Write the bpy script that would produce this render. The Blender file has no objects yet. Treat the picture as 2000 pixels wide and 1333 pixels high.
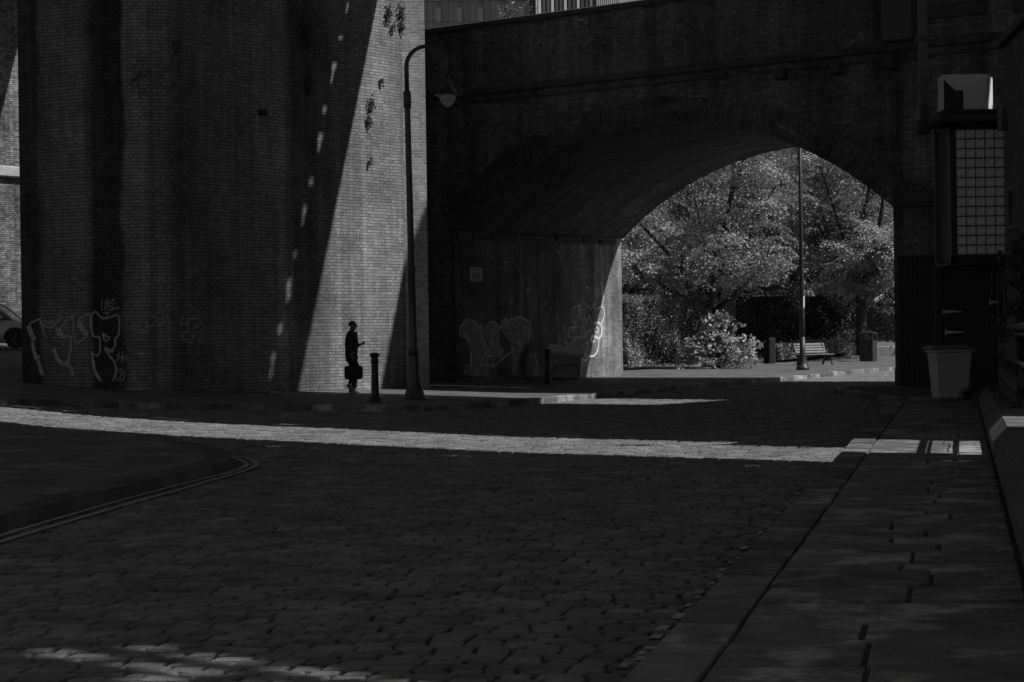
import bpy, math, random
from mathutils import Vector, Matrix
from mathutils.geometry import tessellate_polygon
R = math.radians
random.seed(7)
S = bpy.context.scene
COL = S.collection

# ------------------------------------------------------------------ camera
F = 3900.0                       # focal length in pixels of the 2000 px wide photo
CAM = Vector((0, 0, 1.5))
ROLL, PITCH = 0.014, 0.00295
fwd = Vector((0, math.cos(PITCH), -math.sin(PITCH)))
r0 = Vector((1, 0, 0)); u0 = r0.cross(fwd)
cr = r0 * math.cos(ROLL) - u0 * math.sin(ROLL)
cu = u0 * math.cos(ROLL) + r0 * math.sin(ROLL)
cam = bpy.data.cameras.new('camera'); cob = bpy.data.objects.new('camera', cam); COL.objects.link(cob)
cam.lens = 36 * F / 2000; cam.sensor_width = 36; cam.clip_end = 3000; cam.clip_start = 0.1
cob.matrix_world = Matrix(((cr.x, cu.x, -fwd.x, CAM.x), (cr.y, cu.y, -fwd.y, CAM.y), (cr.z, cu.z, -fwd.z, CAM.z), (0, 0, 0, 1)))
S.camera = cob

# ------------------------------------------------------------------ light
AZ, EL = R(-15), R(50)           # sun azimuth measured from +X towards +Y, elevation
SUN = Vector((math.cos(EL) * math.cos(AZ), math.cos(EL) * math.sin(AZ), math.sin(EL)))
W = bpy.data.worlds.new('World'); S.world = W; W.use_nodes = True
nt = W.node_tree; nt.nodes.clear()
sky = nt.nodes.new('ShaderNodeTexSky'); sky.sky_type = 'NISHITA'; sky.sun_disc = False
sky.sun_elevation = EL; sky.sun_rotation = math.pi / 2 - AZ
bw = nt.nodes.new('ShaderNodeRGBToBW'); bg = nt.nodes.new('ShaderNodeBackground'); wo = nt.nodes.new('ShaderNodeOutputWorld')
nt.links.new(sky.outputs[0], bw.inputs[0]); nt.links.new(bw.outputs[0], bg.inputs[0]); nt.links.new(bg.outputs[0], wo.inputs[0])
bg.inputs[1].default_value = 0.052
sl = bpy.data.lights.new('sun', 'SUN'); sl.energy = 5.0; sl.angle = R(0.53); sl.color = (1, 1, 1)
so = bpy.data.objects.new('sun', sl); COL.objects.link(so)
so.rotation_euler = SUN.to_track_quat('Z', 'Y').to_euler()
S.view_settings.view_transform = 'Standard'; S.view_settings.look = 'None'
S.view_settings.exposure = 0.0; S.view_settings.gamma = 1.0
S.render.engine = 'CYCLES'

# ------------------------------------------------------------------ placing helpers
def ray(px, py):
    return (fwd + cr * ((px - 1000) / F) - cu * ((py - 666.5) / F))
def lerp(a, b, t): return a + (b - a) * t
def smooth(a, b, x):
    t = min(1, max(0, (x - a) / (b - a))); return t * t * (3 - 2 * t)
RX = [(-60, 3.2), (-16.4, .74), (-11.4, .45), (-7.2, .175), (-5, .1), (-2.8, .06), (0, 0), (900, 0)]
def g(x, y):
    r = RX[0][1]
    for (a, va), (b, vb) in zip(RX, RX[1:]):
        if a <= x <= b: r = lerp(va, vb, (x - a) / (b - a))
    r *= smooth(10, 32, y)
    r += .02 * min(40, max(0, y - 46)) * smooth(9, 15, -x)
    if x > 3: r += .75 * smooth(87, 100, y)
    return r
def gp(px, py, h=0.0):
    d = ray(px, py); t = 30.0
    for _ in range(60):
        p = CAM + d * t
        z = g(p.x, p.y) + h
        t2 = (z - CAM.z) / d.z if d.z < -1e-6 else 90
        t = .5 * t + .5 * min(max(t2, 2), 200)
    return CAM + d * t
def at(px, py, Y):
    d = ray(px, py); return CAM + d * (Y / d.y)
def wp(px, py, A, B):            # hit with the vertical plane through plan points A, B
    d = ray(px, py); n = Vector((-(B[1] - A[1]), B[0] - A[0], 0))
    t = n.dot(Vector((A[0], A[1], 0)) - CAM) / n.dot(d)
    return CAM + d * t

# ------------------------------------------------------------------ mesh builder
class MB:
    def __init__(s): s.v = []; s.f = []; s.uv = []; s.tone = []
    def face(s, pts, uv=None, tone=.5):
        i = len(s.v); s.v += [tuple(p) for p in pts]; s.f.append(tuple(range(i, i + len(pts))))
        s.uv.append(uv if uv else [(0, 0)] * len(pts)); s.tone.append(tone)
    def idx(s, verts, faces, tone=.5):
        i = len(s.v); s.v += [tuple(p) for p in verts]
        for f in faces:
            s.f.append(tuple(i + k for k in f)); s.uv.append([(0, 0)] * len(f)); s.tone.append(tone)
    def box(s, c, d, rz=0, bev=0.0, tone=.5, taper=1.0, M=None):
        x, y, z = d[0] / 2, d[1] / 2, d[2] / 2
        vs = []
        b = min(bev, x * .9, y * .9, z * .9)
        if b <= 0:
            for sz in (-1, 1):
                k = taper if sz < 0 else 1
                for sx, sy in ((-1, -1), (1, -1), (1, 1), (-1, 1)): vs.append(Vector((sx * x * k, sy * y * k, sz * z)))
            fs = [(3, 2, 1, 0), (4, 5, 6, 7), (0, 1, 5, 4), (1, 2, 6, 5), (2, 3, 7, 6), (3, 0, 4, 7)]
        else:
            for zz, inn in ((-z, b), (-z + b, 0), (z - b, 0), (z, b)):
                k = lerp(taper, 1, (zz + z) / (2 * z))
                X, Y = x * k - inn, y * k - inn; c2 = b * .7 if inn == 0 else b * .5
                for px, py in ((-X + c2, -Y), (X - c2, -Y), (X, -Y + c2), (X, Y - c2), (X - c2, Y), (-X + c2, Y), (-X, Y - c2), (-X, -Y + c2)):
                    vs.append(Vector((px, py, zz)))
            fs = [tuple(range(7, -1, -1)), tuple(range(24, 32))]
            for l in range(3):
                for k in range(8): fs.append((l * 8 + k, l * 8 + (k + 1) % 8, l * 8 + 8 + (k + 1) % 8, l * 8 + 8 + k))
        m = Matrix.Translation(Vector(c)) @ (M if M else Matrix.Rotation(rz, 4, 'Z'))
        s.idx([m @ v for v in vs], fs, tone)
    def tube(s, pts, rad, n=10, cap=True):
        pts = [Vector(p) for p in pts]
        if not hasattr(rad, '__len__'): rad = [rad] * len(pts)
        vs = []; fs = []
        prev = None
        for i, p in enumerate(pts):
            t = (pts[min(i + 1, len(pts) - 1)] - pts[max(i - 1, 0)]).normalized()
            if prev is None:
                a = t.orthogonal().normalized()
            else:
                a = (prev - t * prev.dot(t)).normalized()
            prev = a; b = t.cross(a)
            for k in range(n):
                an = 2 * math.pi * k / n; vs.append(p + (a * math.cos(an) + b * math.sin(an)) * rad[i])
        for i in range(len(pts) - 1):
            for k in range(n): fs.append((i * n + k, i * n + (k + 1) % n, (i + 1) * n + (k + 1) % n, (i + 1) * n + k))
        if cap: fs += [tuple(range(n - 1, -1, -1)), tuple(range((len(pts) - 1) * n, len(pts) * n))]
        s.idx(vs, fs)
    def lathe(s, prof, c=(0, 0, 0), n=20):
        vs = []; fs = []; c = Vector(c)
        for r, z in prof:
            for k in range(n):
                a = 2 * math.pi * k / n; vs.append(c + Vector((r * math.cos(a), r * math.sin(a), z)))
        for i in range(len(prof) - 1):
            for k in range(n): fs.append((i * n + k, i * n + (k + 1) % n, (i + 1) * n + (k + 1) % n, (i + 1) * n + k))
        fs += [tuple(range(n - 1, -1, -1)), tuple(range((len(prof) - 1) * n, len(prof) * n))]
        s.idx(vs, fs)
    def wall(s, pts, z0, z1, step=0, u0=0.0, close=False):   # vertical wall over a plan polyline, UV in metres
        u = u0
        for a, b in zip(pts, pts[1:]):
            L = math.hypot(b[0] - a[0], b[1] - a[1])
            s.face([(a[0], a[1], z0), (b[0], b[1], z0), (b[0], b[1], z1), (a[0], a[1], z1)], [(u, z0), (u + L, z0), (u + L, z1), (u, z1)])
            u += L
        return u
    def poly(s, pts, uvs=1.0, tone=.5):   # flat polygon, tessellated
        pts = [Vector(p) for p in pts]
        n = Vector((0, 0, 0))
        for i in range(len(pts)):
            a, b = pts[i], pts[(i + 1) % len(pts)]; n += a.cross(b)
        for t in tessellate_polygon([pts]):
            q = [pts[i] for i in t]
            if (q[1] - q[0]).cross(q[2] - q[0]).dot(n) < 0: q.reverse()
            s.face(q, [(p.x, p.y) for p in q], tone)
    def build(s, name, mat, parent=None, smooth=False, merge=False):
        me = bpy.data.meshes.new(name); me.from_pydata(s.v, [], s.f); me.materials.append(mat)
        uvl = me.uv_layers.new(name='UVMap'); flat = [c for f in s.uv for p in f for c in p]
        uvl.data.foreach_set('uv', flat)
        at_ = me.attributes.new('tone', 'FLOAT', 'FACE'); at_.data.foreach_set('value', s.tone)
        if smooth: me.polygons.foreach_set('use_smooth', [True] * len(me.polygons))
        me.validate(); me.update()
        if merge:
            import bmesh
            bm = bmesh.new(); bm.from_mesh(me); bmesh.ops.remove_doubles(bm, verts=bm.verts, dist=1e-4); bm.to_mesh(me); bm.free()
        o = bpy.data.objects.new(name, me); COL.objects.link(o)
        if parent: o.parent = parent
        return o
def tag(o, label, cat, group=None):
    o['label'] = label; o['category'] = cat
    if group: o['group'] = group
    return o
def struct(o): o['kind'] = 'structure'; return o
def thing(name, label, cat, loc=(0, 0, 0), rz=0, group=None):
    o = bpy.data.objects.new(name, None); COL.objects.link(o); o.empty_display_size = .2
    o.location = loc; o.rotation_euler = (0, 0, rz); return tag(o, label, cat, group)
def dup(o, parent=None):
    c = o.copy(); COL.objects.link(c)
    if parent: c.parent = parent
    for ch in o.children: dup(ch, c)
    return c

# ------------------------------------------------------------------ materials (all neutral grey: a black-and-white photograph)
def nd(t, kind, **k):
    n = t.nodes.new(kind)
    for a, v in k.items(): setattr(n, a, v)
    return n
def base_mat(name):
    m = bpy.data.materials.new(name); m.use_nodes = True; t = m.node_tree
    return m, t, t.nodes['Principled BSDF']
def math_(t, op, a, b=None, clamp=False):
    n = nd(t, 'ShaderNodeMath', operation=op, use_clamp=clamp)
    for i, v in enumerate((a, b)):
        if v is None: continue
        if isinstance(v, (int, float)): n.inputs[i].default_value = v
        else: t.links.new(v, n.inputs[i])
    return n.outputs[0]
def noise(t, vec, scale, detail=4, rough=.55, lo=0., hi=1., sc=None):
    if sc:
        mp = nd(t, 'ShaderNodeMapping'); mp.inputs['Scale'].default_value = sc; t.links.new(vec, mp.inputs[0]); vec = mp.outputs[0]
    n = nd(t, 'ShaderNodeTexNoise'); n.inputs['Scale'].default_value = scale; n.inputs['Detail'].default_value = detail; n.inputs['Roughness'].default_value = rough
    t.links.new(vec, n.inputs['Vector'])
    mr = nd(t, 'ShaderNodeMapRange'); mr.inputs[1].default_value = .3; mr.inputs[2].default_value = .7; mr.inputs[3].default_value = lo; mr.inputs[4].default_value = hi
    t.links.new(n.outputs[0], mr.inputs[0]); return mr.outputs[0]
def mat(name, col, rough=.8, var=.3, scale=3.0, bump=0.0, bscale=30.0, metal=0., spec=.5, tone=0.0, sc=None, coord='Object', patch=None):
    m, t, b = base_mat(name)
    tc = nd(t, 'ShaderNodeTexCoord'); v = tc.outputs[coord]
    n1 = noise(t, v, scale, 5, .6, 1 - var, 1 + var, sc)
    c = math_(t, 'MULTIPLY', n1, col)
    if patch:                       # worn pale patches and dark stains with soft edges: (scale, pale gain, stain scale, stain loss)
        for sc_, k_, w_ in ((patch[0], patch[1], .05), (patch[2], patch[3], .10)):
            pn = nd(t, 'ShaderNodeTexNoise'); pn.inputs['Scale'].default_value = sc_; pn.inputs['Detail'].default_value = 6; pn.inputs['Roughness'].default_value = .62; t.links.new(v, pn.inputs['Vector'])
            pr = nd(t, 'ShaderNodeMapRange'); pr.inputs[1].default_value = .51; pr.inputs[2].default_value = .53 + w_; pr.inputs[3].default_value = 1; pr.inputs[4].default_value = k_
            t.links.new(pn.outputs[0], pr.inputs[0]); c = math_(t, 'MULTIPLY', c, pr.outputs[0])
    if tone:
        a = nd(t, 'ShaderNodeAttribute', attribute_name='tone')
        k = math_(t, 'MULTIPLY_ADD', a.outputs['Fac'], tone * 2); k.node.inputs[2].default_value = 1 - tone
        c = math_(t, 'MULTIPLY', c, k)
    t.links.new(c, b.inputs['Base Color'])
    b.inputs['Roughness'].default_value = rough; b.inputs['Metallic'].default_value = metal; b.inputs['Specular IOR Level'].default_value = spec
    if bump:
        bp = nd(t, 'ShaderNodeBump'); bp.inputs['Strength'].default_value = bump; bp.inputs['Distance'].default_value = .02
        t.links.new(noise(t, v, bscale, 5, .65), bp.inputs['Height']); t.links.new(bp.outputs[0], b.inputs['Normal'])
    return m
def brick(name, col, mortar, var=.35, streak=.35, bw=.235, rh=.078, ms=.011, ramp=None, bump=.6, english=True, dark=.3, lime=0.):
    m, t, b = base_mat(name)
    tc = nd(t, 'ShaderNodeTexCoord'); v = tc.outputs['UV']
    # slight wander of the courses
    nz = nd(t, 'ShaderNodeTexNoise'); nz.inputs['Scale'].default_value = 2.2; t.links.new(v, nz.inputs['Vector'])
    vm = nd(t, 'ShaderNodeVectorMath', operation='SCALE'); vm.inputs['Scale'].default_value = .022; t.links.new(nz.outputs['Color'], vm.inputs[0])
    va = nd(t, 'ShaderNodeVectorMath', operation='ADD'); t.links.new(v, va.inputs[0]); t.links.new(vm.outputs[0], va.inputs[1])
    br = nd(t, 'ShaderNodeTexBrick'); t.links.new(va.outputs[0], br.inputs['Vector'])
    br.inputs['Scale'].default_value = 1; br.inputs['Brick Width'].default_value = bw; br.inputs['Row Height'].default_value = rh
    br.inputs['Mortar Size'].default_value = ms; br.inputs['Mortar Smooth'].default_value = .3; br.inputs['Bias'].default_value = 0
    if english: br.squash = .5; br.squash_frequency = 2
    br.inputs['Color1'].default_value = (col * (1 - var),) * 3 + (1,); br.inputs['Color2'].default_value = (col * (1 + var),) * 3 + (1,)
    br.inputs['Mortar'].default_value = (mortar,) * 3 + (1,)
    rgb = nd(t, 'ShaderNodeRGBToBW'); t.links.new(br.outputs['Color'], rgb.inputs[0])
    c = rgb.outputs[0]
    c = math_(t, 'MULTIPLY', c, noise(t, v, .55, 6, .6, 1 - .3, 1.25))
    c = math_(t, 'MULTIPLY', c, noise(t, v, 14, 4, .6, .8, 1.2))
    c = math_(t, 'MULTIPLY', c, noise(t, v, 1.0, 5, .6, 1 - streak, 1 + streak, (1.1, .07, 1)))
    c = math_(t, 'MULTIPLY', c, noise(t, v, 1.0, 6, .7, 1 - streak, 1 + streak, (3.1, .10, 1)))
    c = math_(t, 'MULTIPLY', c, noise(t, v, 1.0, 6, .7, 1 - dark, 1.1, (.9, .5, 1)))
    if lime:                        # lime runs and crusts
        for sc_, mp_, lo_ in ((1.0, (1.6, .22, 1), .60), (2.6, (1, 1, 1), .61)):
            m_ = nd(t, 'ShaderNodeMapping'); m_.inputs['Scale'].default_value = mp_; t.links.new(v, m_.inputs[0])
            pn = nd(t, 'ShaderNodeTexNoise'); pn.inputs['Scale'].default_value = sc_; pn.inputs['Detail'].default_value = 7; pn.inputs['Roughness'].default_value = .65; t.links.new(m_.outputs[0], pn.inputs['Vector'])
            pr = nd(t, 'ShaderNodeMapRange'); pr.inputs[1].default_value = lo_; pr.inputs[2].default_value = lo_ + .1; pr.inputs[3].default_value = 1; pr.inputs[4].default_value = 1 + lime
            t.links.new(pn.outputs[0], pr.inputs[0]); c = math_(t, 'MULTIPLY', c, pr.outputs[0])
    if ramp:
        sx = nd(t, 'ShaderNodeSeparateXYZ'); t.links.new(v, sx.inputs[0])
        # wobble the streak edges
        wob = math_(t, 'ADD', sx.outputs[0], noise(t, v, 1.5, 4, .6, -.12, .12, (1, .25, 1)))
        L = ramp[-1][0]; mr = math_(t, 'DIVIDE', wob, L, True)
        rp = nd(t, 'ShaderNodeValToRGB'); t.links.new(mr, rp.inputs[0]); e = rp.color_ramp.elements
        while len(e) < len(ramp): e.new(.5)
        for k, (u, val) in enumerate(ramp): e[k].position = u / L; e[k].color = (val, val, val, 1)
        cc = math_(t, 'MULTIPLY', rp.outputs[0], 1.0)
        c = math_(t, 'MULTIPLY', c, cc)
    t.links.new(c, b.inputs['Base Color']); b.inputs['Roughness'].default_value = .9; b.inputs['Specular IOR Level'].default_value = .25
    h = math_(t, 'SUBTRACT', math_(t, 'MULTIPLY', noise(t, v, 40, 3, .6), .35), br.outputs['Fac'])
    bp = nd(t, 'ShaderNodeBump'); bp.inputs['Strength'].default_value = bump; bp.inputs['Distance'].default_value = .012
    t.links.new(h, bp.inputs['Height']); t.links.new(bp.outputs[0], b.inputs['Normal'])
    return m
def leaf_mat(name, col, trans=.22, gloss=.48):
    m, t, b = base_mat(name)
    a = nd(t, 'ShaderNodeAttribute', attribute_name='tone')
    k = math_(t, 'MULTIPLY_ADD', a.outputs['Fac'], 1.0); k.node.inputs[2].default_value = .5
    c = math_(t, 'MULTIPLY', k, col)
    t.links.new(c, b.inputs['Base Color']); b.inputs['Roughness'].default_value = gloss; b.inputs['Specular IOR Level'].default_value = .35
    tr = nd(t, 'ShaderNodeBsdfTranslucent'); t.links.new(c, tr.inputs[0])
    mx = nd(t, 'ShaderNodeMixShader'); mx.inputs[0].default_value = trans
    t.links.new(b.outputs[0], mx.inputs[1]); t.links.new(tr.outputs[0], mx.inputs[2])
    t.links.new(mx.outputs[0], t.nodes['Material Output'].inputs[0]); return m

M_sett = mat('sett_granite', .15, .55, .3, 2.2, .6, 45, tone=.3, spec=.5, patch=(1.1, 1.15, .8, .78))
M_bed = mat('pavement_joint_dirt', .065, .95, .35, 3, .4, 25)
M_dirt = mat('joint_dirt', .03, .95, .3, 2, .3, 20)
M_flag = mat('york_stone', .125, .55, .4, 4, .5, 25, tone=.25, spec=.5, patch=(2.4, 2.1, 1.3, .65))
M_kerb = mat('kerb_granite', .15, .65, .4, 5, .7, 70, tone=.55, patch=(1.3, 2.1, 1.5, .5))
M_kerbd = mat('dark_kerb', .06, .8, .3, 4, .5, 40, tone=.3)
M_pave = mat('pavement_flags', .092, .7, .35, 1.2, .4, 20, patch=(.9, 1.25, .7, .75))
M_line = mat('worn_line_paint', .36, .7, .35, 5)
M_iron = mat('black_paint_iron', .024, .42, .3, 8, .1, 40, spec=.4)
M_lamp = mat('worn_lamp_paint', .045, .36, .35, 6, .1, 40, spec=.5)
M_blocker = mat('blocker_grey', .16, .9, .3, .6)  # plain grey for the unseen slabs added overhead
M_stone = mat('pale_stone', .3, .85, .25, 2, .2, 20)
M_dstone = mat('sooty_stone', .055, .9, .3, 2, .3, 20)
M_bark = mat('bark', .04, .95, .35, 9, .6, 25, sc=(3, 3, .6))
M_leaf = leaf_mat('tree_leaf', .27)
M_leafd = leaf_mat('dark_leaf', .10)
M_hedge = leaf_mat('hedge_leaf', .2)
M_shrub = leaf_mat('shrub_leaf', .36)
M_ivy = leaf_mat('ivy_leaf', .07)
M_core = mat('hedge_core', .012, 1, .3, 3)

# ------------------------------------------------------------------ plan layout
KD = Vector((.218, .976)); KN = Vector((.976, -.218))          # along / across the street
E2 = Vector((.8, -.6)); T2 = Vector((.6, .8))                   # along / through the bridge
B0 = Vector((9.6, 50.06)) - E2 * 14.06                          # left springing corner of the arch, in plan
def bp(k, d=0.0): p = B0 + E2 * k + T2 * d; return (p.x, p.y)
kerbL_px = [(-330, 779), (-150, 786), (0, 791), (180, 796), (350, 799.5), (520, 802), (700, 804.5), (800, 804), (889, 801), (960, 797), (1015, 792), (1090, 785.5), (1183, 777), (1290, 766), (1400, 755), (1535, 744.5), (1668, 730), (1760, 722)]
kerbL = [(-27., 38.6)] + [(p.x, p.y) for p in (gp(*q) for q in kerbL_px)] + [(27., 92.)]
kerbR = [(.71 + .2236 * (y - 9.28), y) for y in (3, 8, 13, 18, 24, 30, 36, 40)] + [(7.68, 42), (7.6, 44.5), (7.58, 46.5), (7.72, 48.2), (8.15, 49.5), (9.0, 50.35)]
isl_px = [(-300, 1128), (0, 1037), (200, 985), (330, 952), (416, 931), (445, 919), (456, 908), (446, 897), (400, 887), (250, 872), (0, 848), (-300, 830)]
island = [(p.x, p.y) for p in (gp(*q) for q in isl_px)]
def inside(p, poly):
    c = False; x, y = p
    for i in range(len(poly)):
        (x1, y1), (x2, y2) = poly[i], poly[i - 1]
        if (y1 > y) != (y2 > y) and x < (x2 - x1) * (y - y1) / (y2 - y1) + x1: c = not c
    return c
def lin(tab, x):
    for (a, va), (b, vb) in zip(tab, tab[1:]):
        if a <= x <= b: return lerp(va, vb, (x - a) / (b - a))
    return tab[0][1] if x < tab[0][0] else tab[-1][1]
road = [(-30, 3)] + [(-.72, 3)] + kerbR + [bp(14.3, .3), bp(14.3, 8.6), (22, 66), (30, 84)] + kerbL[::-1]

# ------------------------------------------------------------------ ground, road, pavements
def frange(a, b, n): return [lerp(a, b, i / n) for i in range(n + 1)]
gm = MB()
xs = [-400, -150, -60] + frange(-40, 40, 80) + [60, 150, 400]
ys = [-60, -20, 0] + frange(5, 125, 120) + [160, 300, 900]
n = len(xs)
gv = [(x, y, g(x, y) - .02) for y in ys for x in xs]
gf = [(j * n + i, j * n + i + 1, (j + 1) * n + i + 1, (j + 1) * n + i) for j in range(len(ys) - 1) for i in range(n - 1)]
gm.idx(gv, gf); struct(gm.build('ground', M_dirt, smooth=True))

sm = MB(); rnd = random.Random(3)
SA, SB = Vector((.9992, -.04)), KD            # along a course, and along the street
y = 2.0
while y < 82:
    l = rnd.uniform(.112, .155); x = -24 + rnd.uniform(0, .3)
    while x < 24:
        w = rnd.uniform(.15, .235)
        P = SA * (x + w / 2) + SB * (y + l / 2)
        if P.y > 8.3 and abs(P.x) < .275 * P.y + .6 and P.y < 80 and inside(P, road) and not inside(P, island):
            z0 = g(P.x, P.y) + rnd.gauss(0, .0035); tx, ty = rnd.gauss(0, .018), rnd.gauss(0, .016)
            hw, hl = w / 2 - rnd.uniform(.008, .019), l / 2 - rnd.uniform(.011, .019); vs = []
            j = [rnd.uniform(-.008, .008) for _ in range(8)]
            for (dz, ins) in ((-.05, 0), (-.007, .001), (.0, .013)):
                for k, (a, b) in enumerate(((-1, -1), (1, -1), (1, 1), (-1, 1))):
                    u, v = a * (hw - ins) + j[k], b * (hl - ins) + j[k + 4]
                    q = P + SA * u + SB * v
                    vs.append((q.x, q.y, z0 + dz + u * tx + v * ty))
            vs.append((P.x, P.y, z0 + .002))
            fs = []
            for l2 in (0, 4): fs += [(l2 + k, l2 + (k + 1) % 4, l2 + 4 + (k + 1) % 4, l2 + 4 + k) for k in range(4)]
            fs += [(8 + k, 8 + (k + 1) % 4, 12) for k in range(4)]
            sm.idx(vs, fs, rnd.random())
        x += w
    y += l
struct(sm.build('road', M_sett))

# left pavement: one sheet from its kerb back past the bridge
pm = MB()
xs = frange(-26, 26, 104)
rows = [0, .3] + [.3 + (i / 24) ** 1.6 * 1 for i in range(1, 25)]
def kyl(x): return lin(kerbL, x)
grid = []
for r in range(30):
    t = (r / 29) ** 1.7
    for x in xs:
        y = lerp(kyl(x) + .02, 125, t); grid.append((x, y, g(x, y) + .115))
n = len(xs)
pm.idx(grid, [(j * n + i, j * n + i + 1, (j + 1) * n + i + 1, (j + 1) * n + i) for j in range(29) for i in range(n - 1)])
struct(pm.build('pavement', M_pave, smooth=True))

def ribbon(mb, pts, w, zf, tone=.5):
    pts = [Vector((p[0], p[1])) for p in pts]; L = []
    for i, p in enumerate(pts):
        d = (pts[min(i + 1, len(pts) - 1)] - pts[max(i - 1, 0)]).normalized(); nrm = Vector((-d.y, d.x))
        L.append((p + nrm * w / 2, p - nrm * w / 2))
    for (a, b), (c2, d) in zip(L, L[1:]):
        mb.face([(q.x, q.y, zf(q.x, q.y)) for q in (b, d, c2, a)], tone=tone)
def resample(pts, step):
    out = [Vector(pts[0])]; acc = 0
    for a, b in zip(pts, pts[1:]):
        a, b = Vector(a), Vector(b); L = (b - a).length
        while acc + step <= L + 1e-6 and L > 0:
            acc += step; out.append(a + (b - a) * (acc / L))
        acc -= L
    return out
def kerb(name, pts, w, side, h=.12, length=.95, gap=.012, mt=None):
    mb = MB(); rr = random.Random(len(pts)); P = resample(pts, length)
    for a, b in zip(P, P[1:]):
        d = (b - a).normalized(); nrm = Vector((-d.y, d.x)) * side; L = (b - a).length
        dz = rr.gauss(0, .004); a2, b2 = a + d * gap / 2, b - d * gap / 2
        vs = []
        for (off, z) in ((0, -.1), (0, h - .018), (.018, h), (w, h), (w, -.1)):
            for q in (a2, b2):
                p = q + nrm * off; vs.append((p.x, p.y, g(p.x, p.y) + z + dz))
        fs = [(0, 1, 3, 2), (2, 3, 5, 4), (4, 5, 7, 6), (6, 7, 9, 8), (0, 2, 4, 6, 8), (9, 7, 5, 3, 1)]
        if side < 0: fs = [f[::-1] for f in fs]
        mb.idx(vs, fs, rr.random())
    return struct(mb.build(name, mt or M_kerb))
kerb('kerb', kerbL, .3, 1, .122)
kerb('kerb', kerbR, .3, -1, .122, .95, gap=.035)
kerb('kerb', island[1:-1][::1], .28, 1, .122, .8, mt=M_kerbd)

# right pavement: York stone flags laid in rows
wallx = lambda y: .36 + .2236 * y
fm = MB(); rr = random.Random(11); y = 3.0
while y < 41:
    dl = rr.uniform(.36, .72); xl, xr = .31, wallx(0) + 1.365 + .02    # across-street extent from kerb line
    width = (wallx(y) - (.71 + .2236 * (y - 9.28))) - .335; x = 0.0
    while x < width:
        fw = rr.uniform(.5, 1.15)
        if width - x - fw < .35: fw = width - x
        dz = abs(rr.gauss(0, .004)); tl = rr.gauss(0, .006); t2 = rr.gauss(0, .006)
        def P(u, v, z):
            yy = y + v; xx = .71 + .2236 * (yy - 9.28) + .318 + x + u
            return (xx, yy, g(xx, yy) + .118 + z + dz + tl * (u - fw / 2) + t2 * (v - dl / 2))
        gp_ = rr.uniform(.010, .018); bv = .012; gv = rr.uniform(.014, .022)
        vs = [P(gp_, gv, -.06), P(fw - gp_, gv, -.06), P(fw - gp_, dl - gv, -.06), P(gp_, dl - gv, -.06)]
        vs += [P(gp_, gv, -.006), P(fw - gp_, gv, -.006), P(fw - gp_, dl - gv, -.006), P(gp_, dl - gv, -.006)]
        vs += [P(gp_ + bv, gv + bv, 0), P(fw - gp_ - bv, gv + bv, 0), P(fw - gp_ - bv, dl - gv - bv, 0), P(gp_ + bv, dl - gv - bv, 0)]
        fs = []
        for l2 in (0, 4): fs += [(l2 + k, l2 + (k + 1) % 4, l2 + 4 + (k + 1) % 4, l2 + 4 + k) for k in range(4)]
        fs.append((8, 9, 10, 11)); fm.idx(vs, fs, rr.random())
        x += fw
    y += dl
struct(fm.build('pavement', M_flag))
pb = MB()
base = [(p[0] + .26, p[1]) for p in kerbR[:-6]] + [(p[0] + .25, p[1] + .0) for p in kerbR[-6:-2]] + [(8.4, 49.3), (9.2, 50.2), bp(14.06, -.05), bp(22, -.05), (13, 40), (wallx(40) + .1, 40), (wallx(3) + .1, 3)]
pb.poly([(x, y, g(x, y) + .097) for x, y in base]); struct(pb.build('pavement_bed', M_bed))
ib = MB()
isl2 = [Vector(p) for p in island]
cx = sum(p.x for p in isl2) / len(isl2); cy = sum(p.y for p in isl2) / len(isl2)
ib.poly([(p.x, p.y, g(p.x, p.y) + .117) for p in isl2]); struct(ib.build('pavement', mat('island_flags', .105, .65, .4, 2.5, .5, 25, patch=(1.6, 1.7, 1.0, .6))))
# worn double lines round the corner of the left pavement
lm = MB()
for ln in ([(-60, 1082), (0, 1062), (120, 1026), (230, 993), (350, 960), (420, 939), (470, 925), (495, 916), (503, 910), (498, 904), (480, 898), (452, 893)],
           [(-60, 1069), (0, 1050), (120, 1014), (230, 982), (350, 950), (410, 935), (450, 925), (473, 917), (482, 911), (478, 905), (463, 899), (440, 894)]):
    P = [gp(*q) for q in ln]; ribbon(lm, resample([(p.x, p.y) for p in P], .25), .055, lambda x, y: g(x, y) + .016)
struct(lm.build('road_line', M_line))
wm = MB(); rr = random.Random(19); y = 8.6      # remains of an old painted line beside the right kerb
while y < 21:
    L = rr.uniform(.06, .22)
    if rr.random() < .55:
        o_ = rr.uniform(.10, .16); ribbon(wm, [(.71 + .2236 * (y - 9.28) - o_, y), (.71 + .2236 * (y + L - 9.28) - o_, y + L)], rr.uniform(.03, .06), lambda x, y: g(x, y) + .006)
    y += L + rr.uniform(.02, .3)
struct(wm.build('road_line', M_line))
# cast-iron cover in the road
def mh(px, py):
    c = gp(px, py); o = thing('manhole_cover', 'rectangular ribbed iron cover set in the sunlit band of road setts', 'cover', (c.x, c.y, g(c.x, c.y) + .012), math.atan2(KN.y, KN.x))
    m = MB(); m.box((0, 0, -.004), (.62, .5, .03), bev=.006); m.build('frame', M_kerb, o)
    m = MB()
    for i in range(9): m.box((-.24 + i * .06, 0, .014), (.035, .4, .008))
    m.build('rib', M_kerb, o)
mh(1254, 869)

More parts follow.
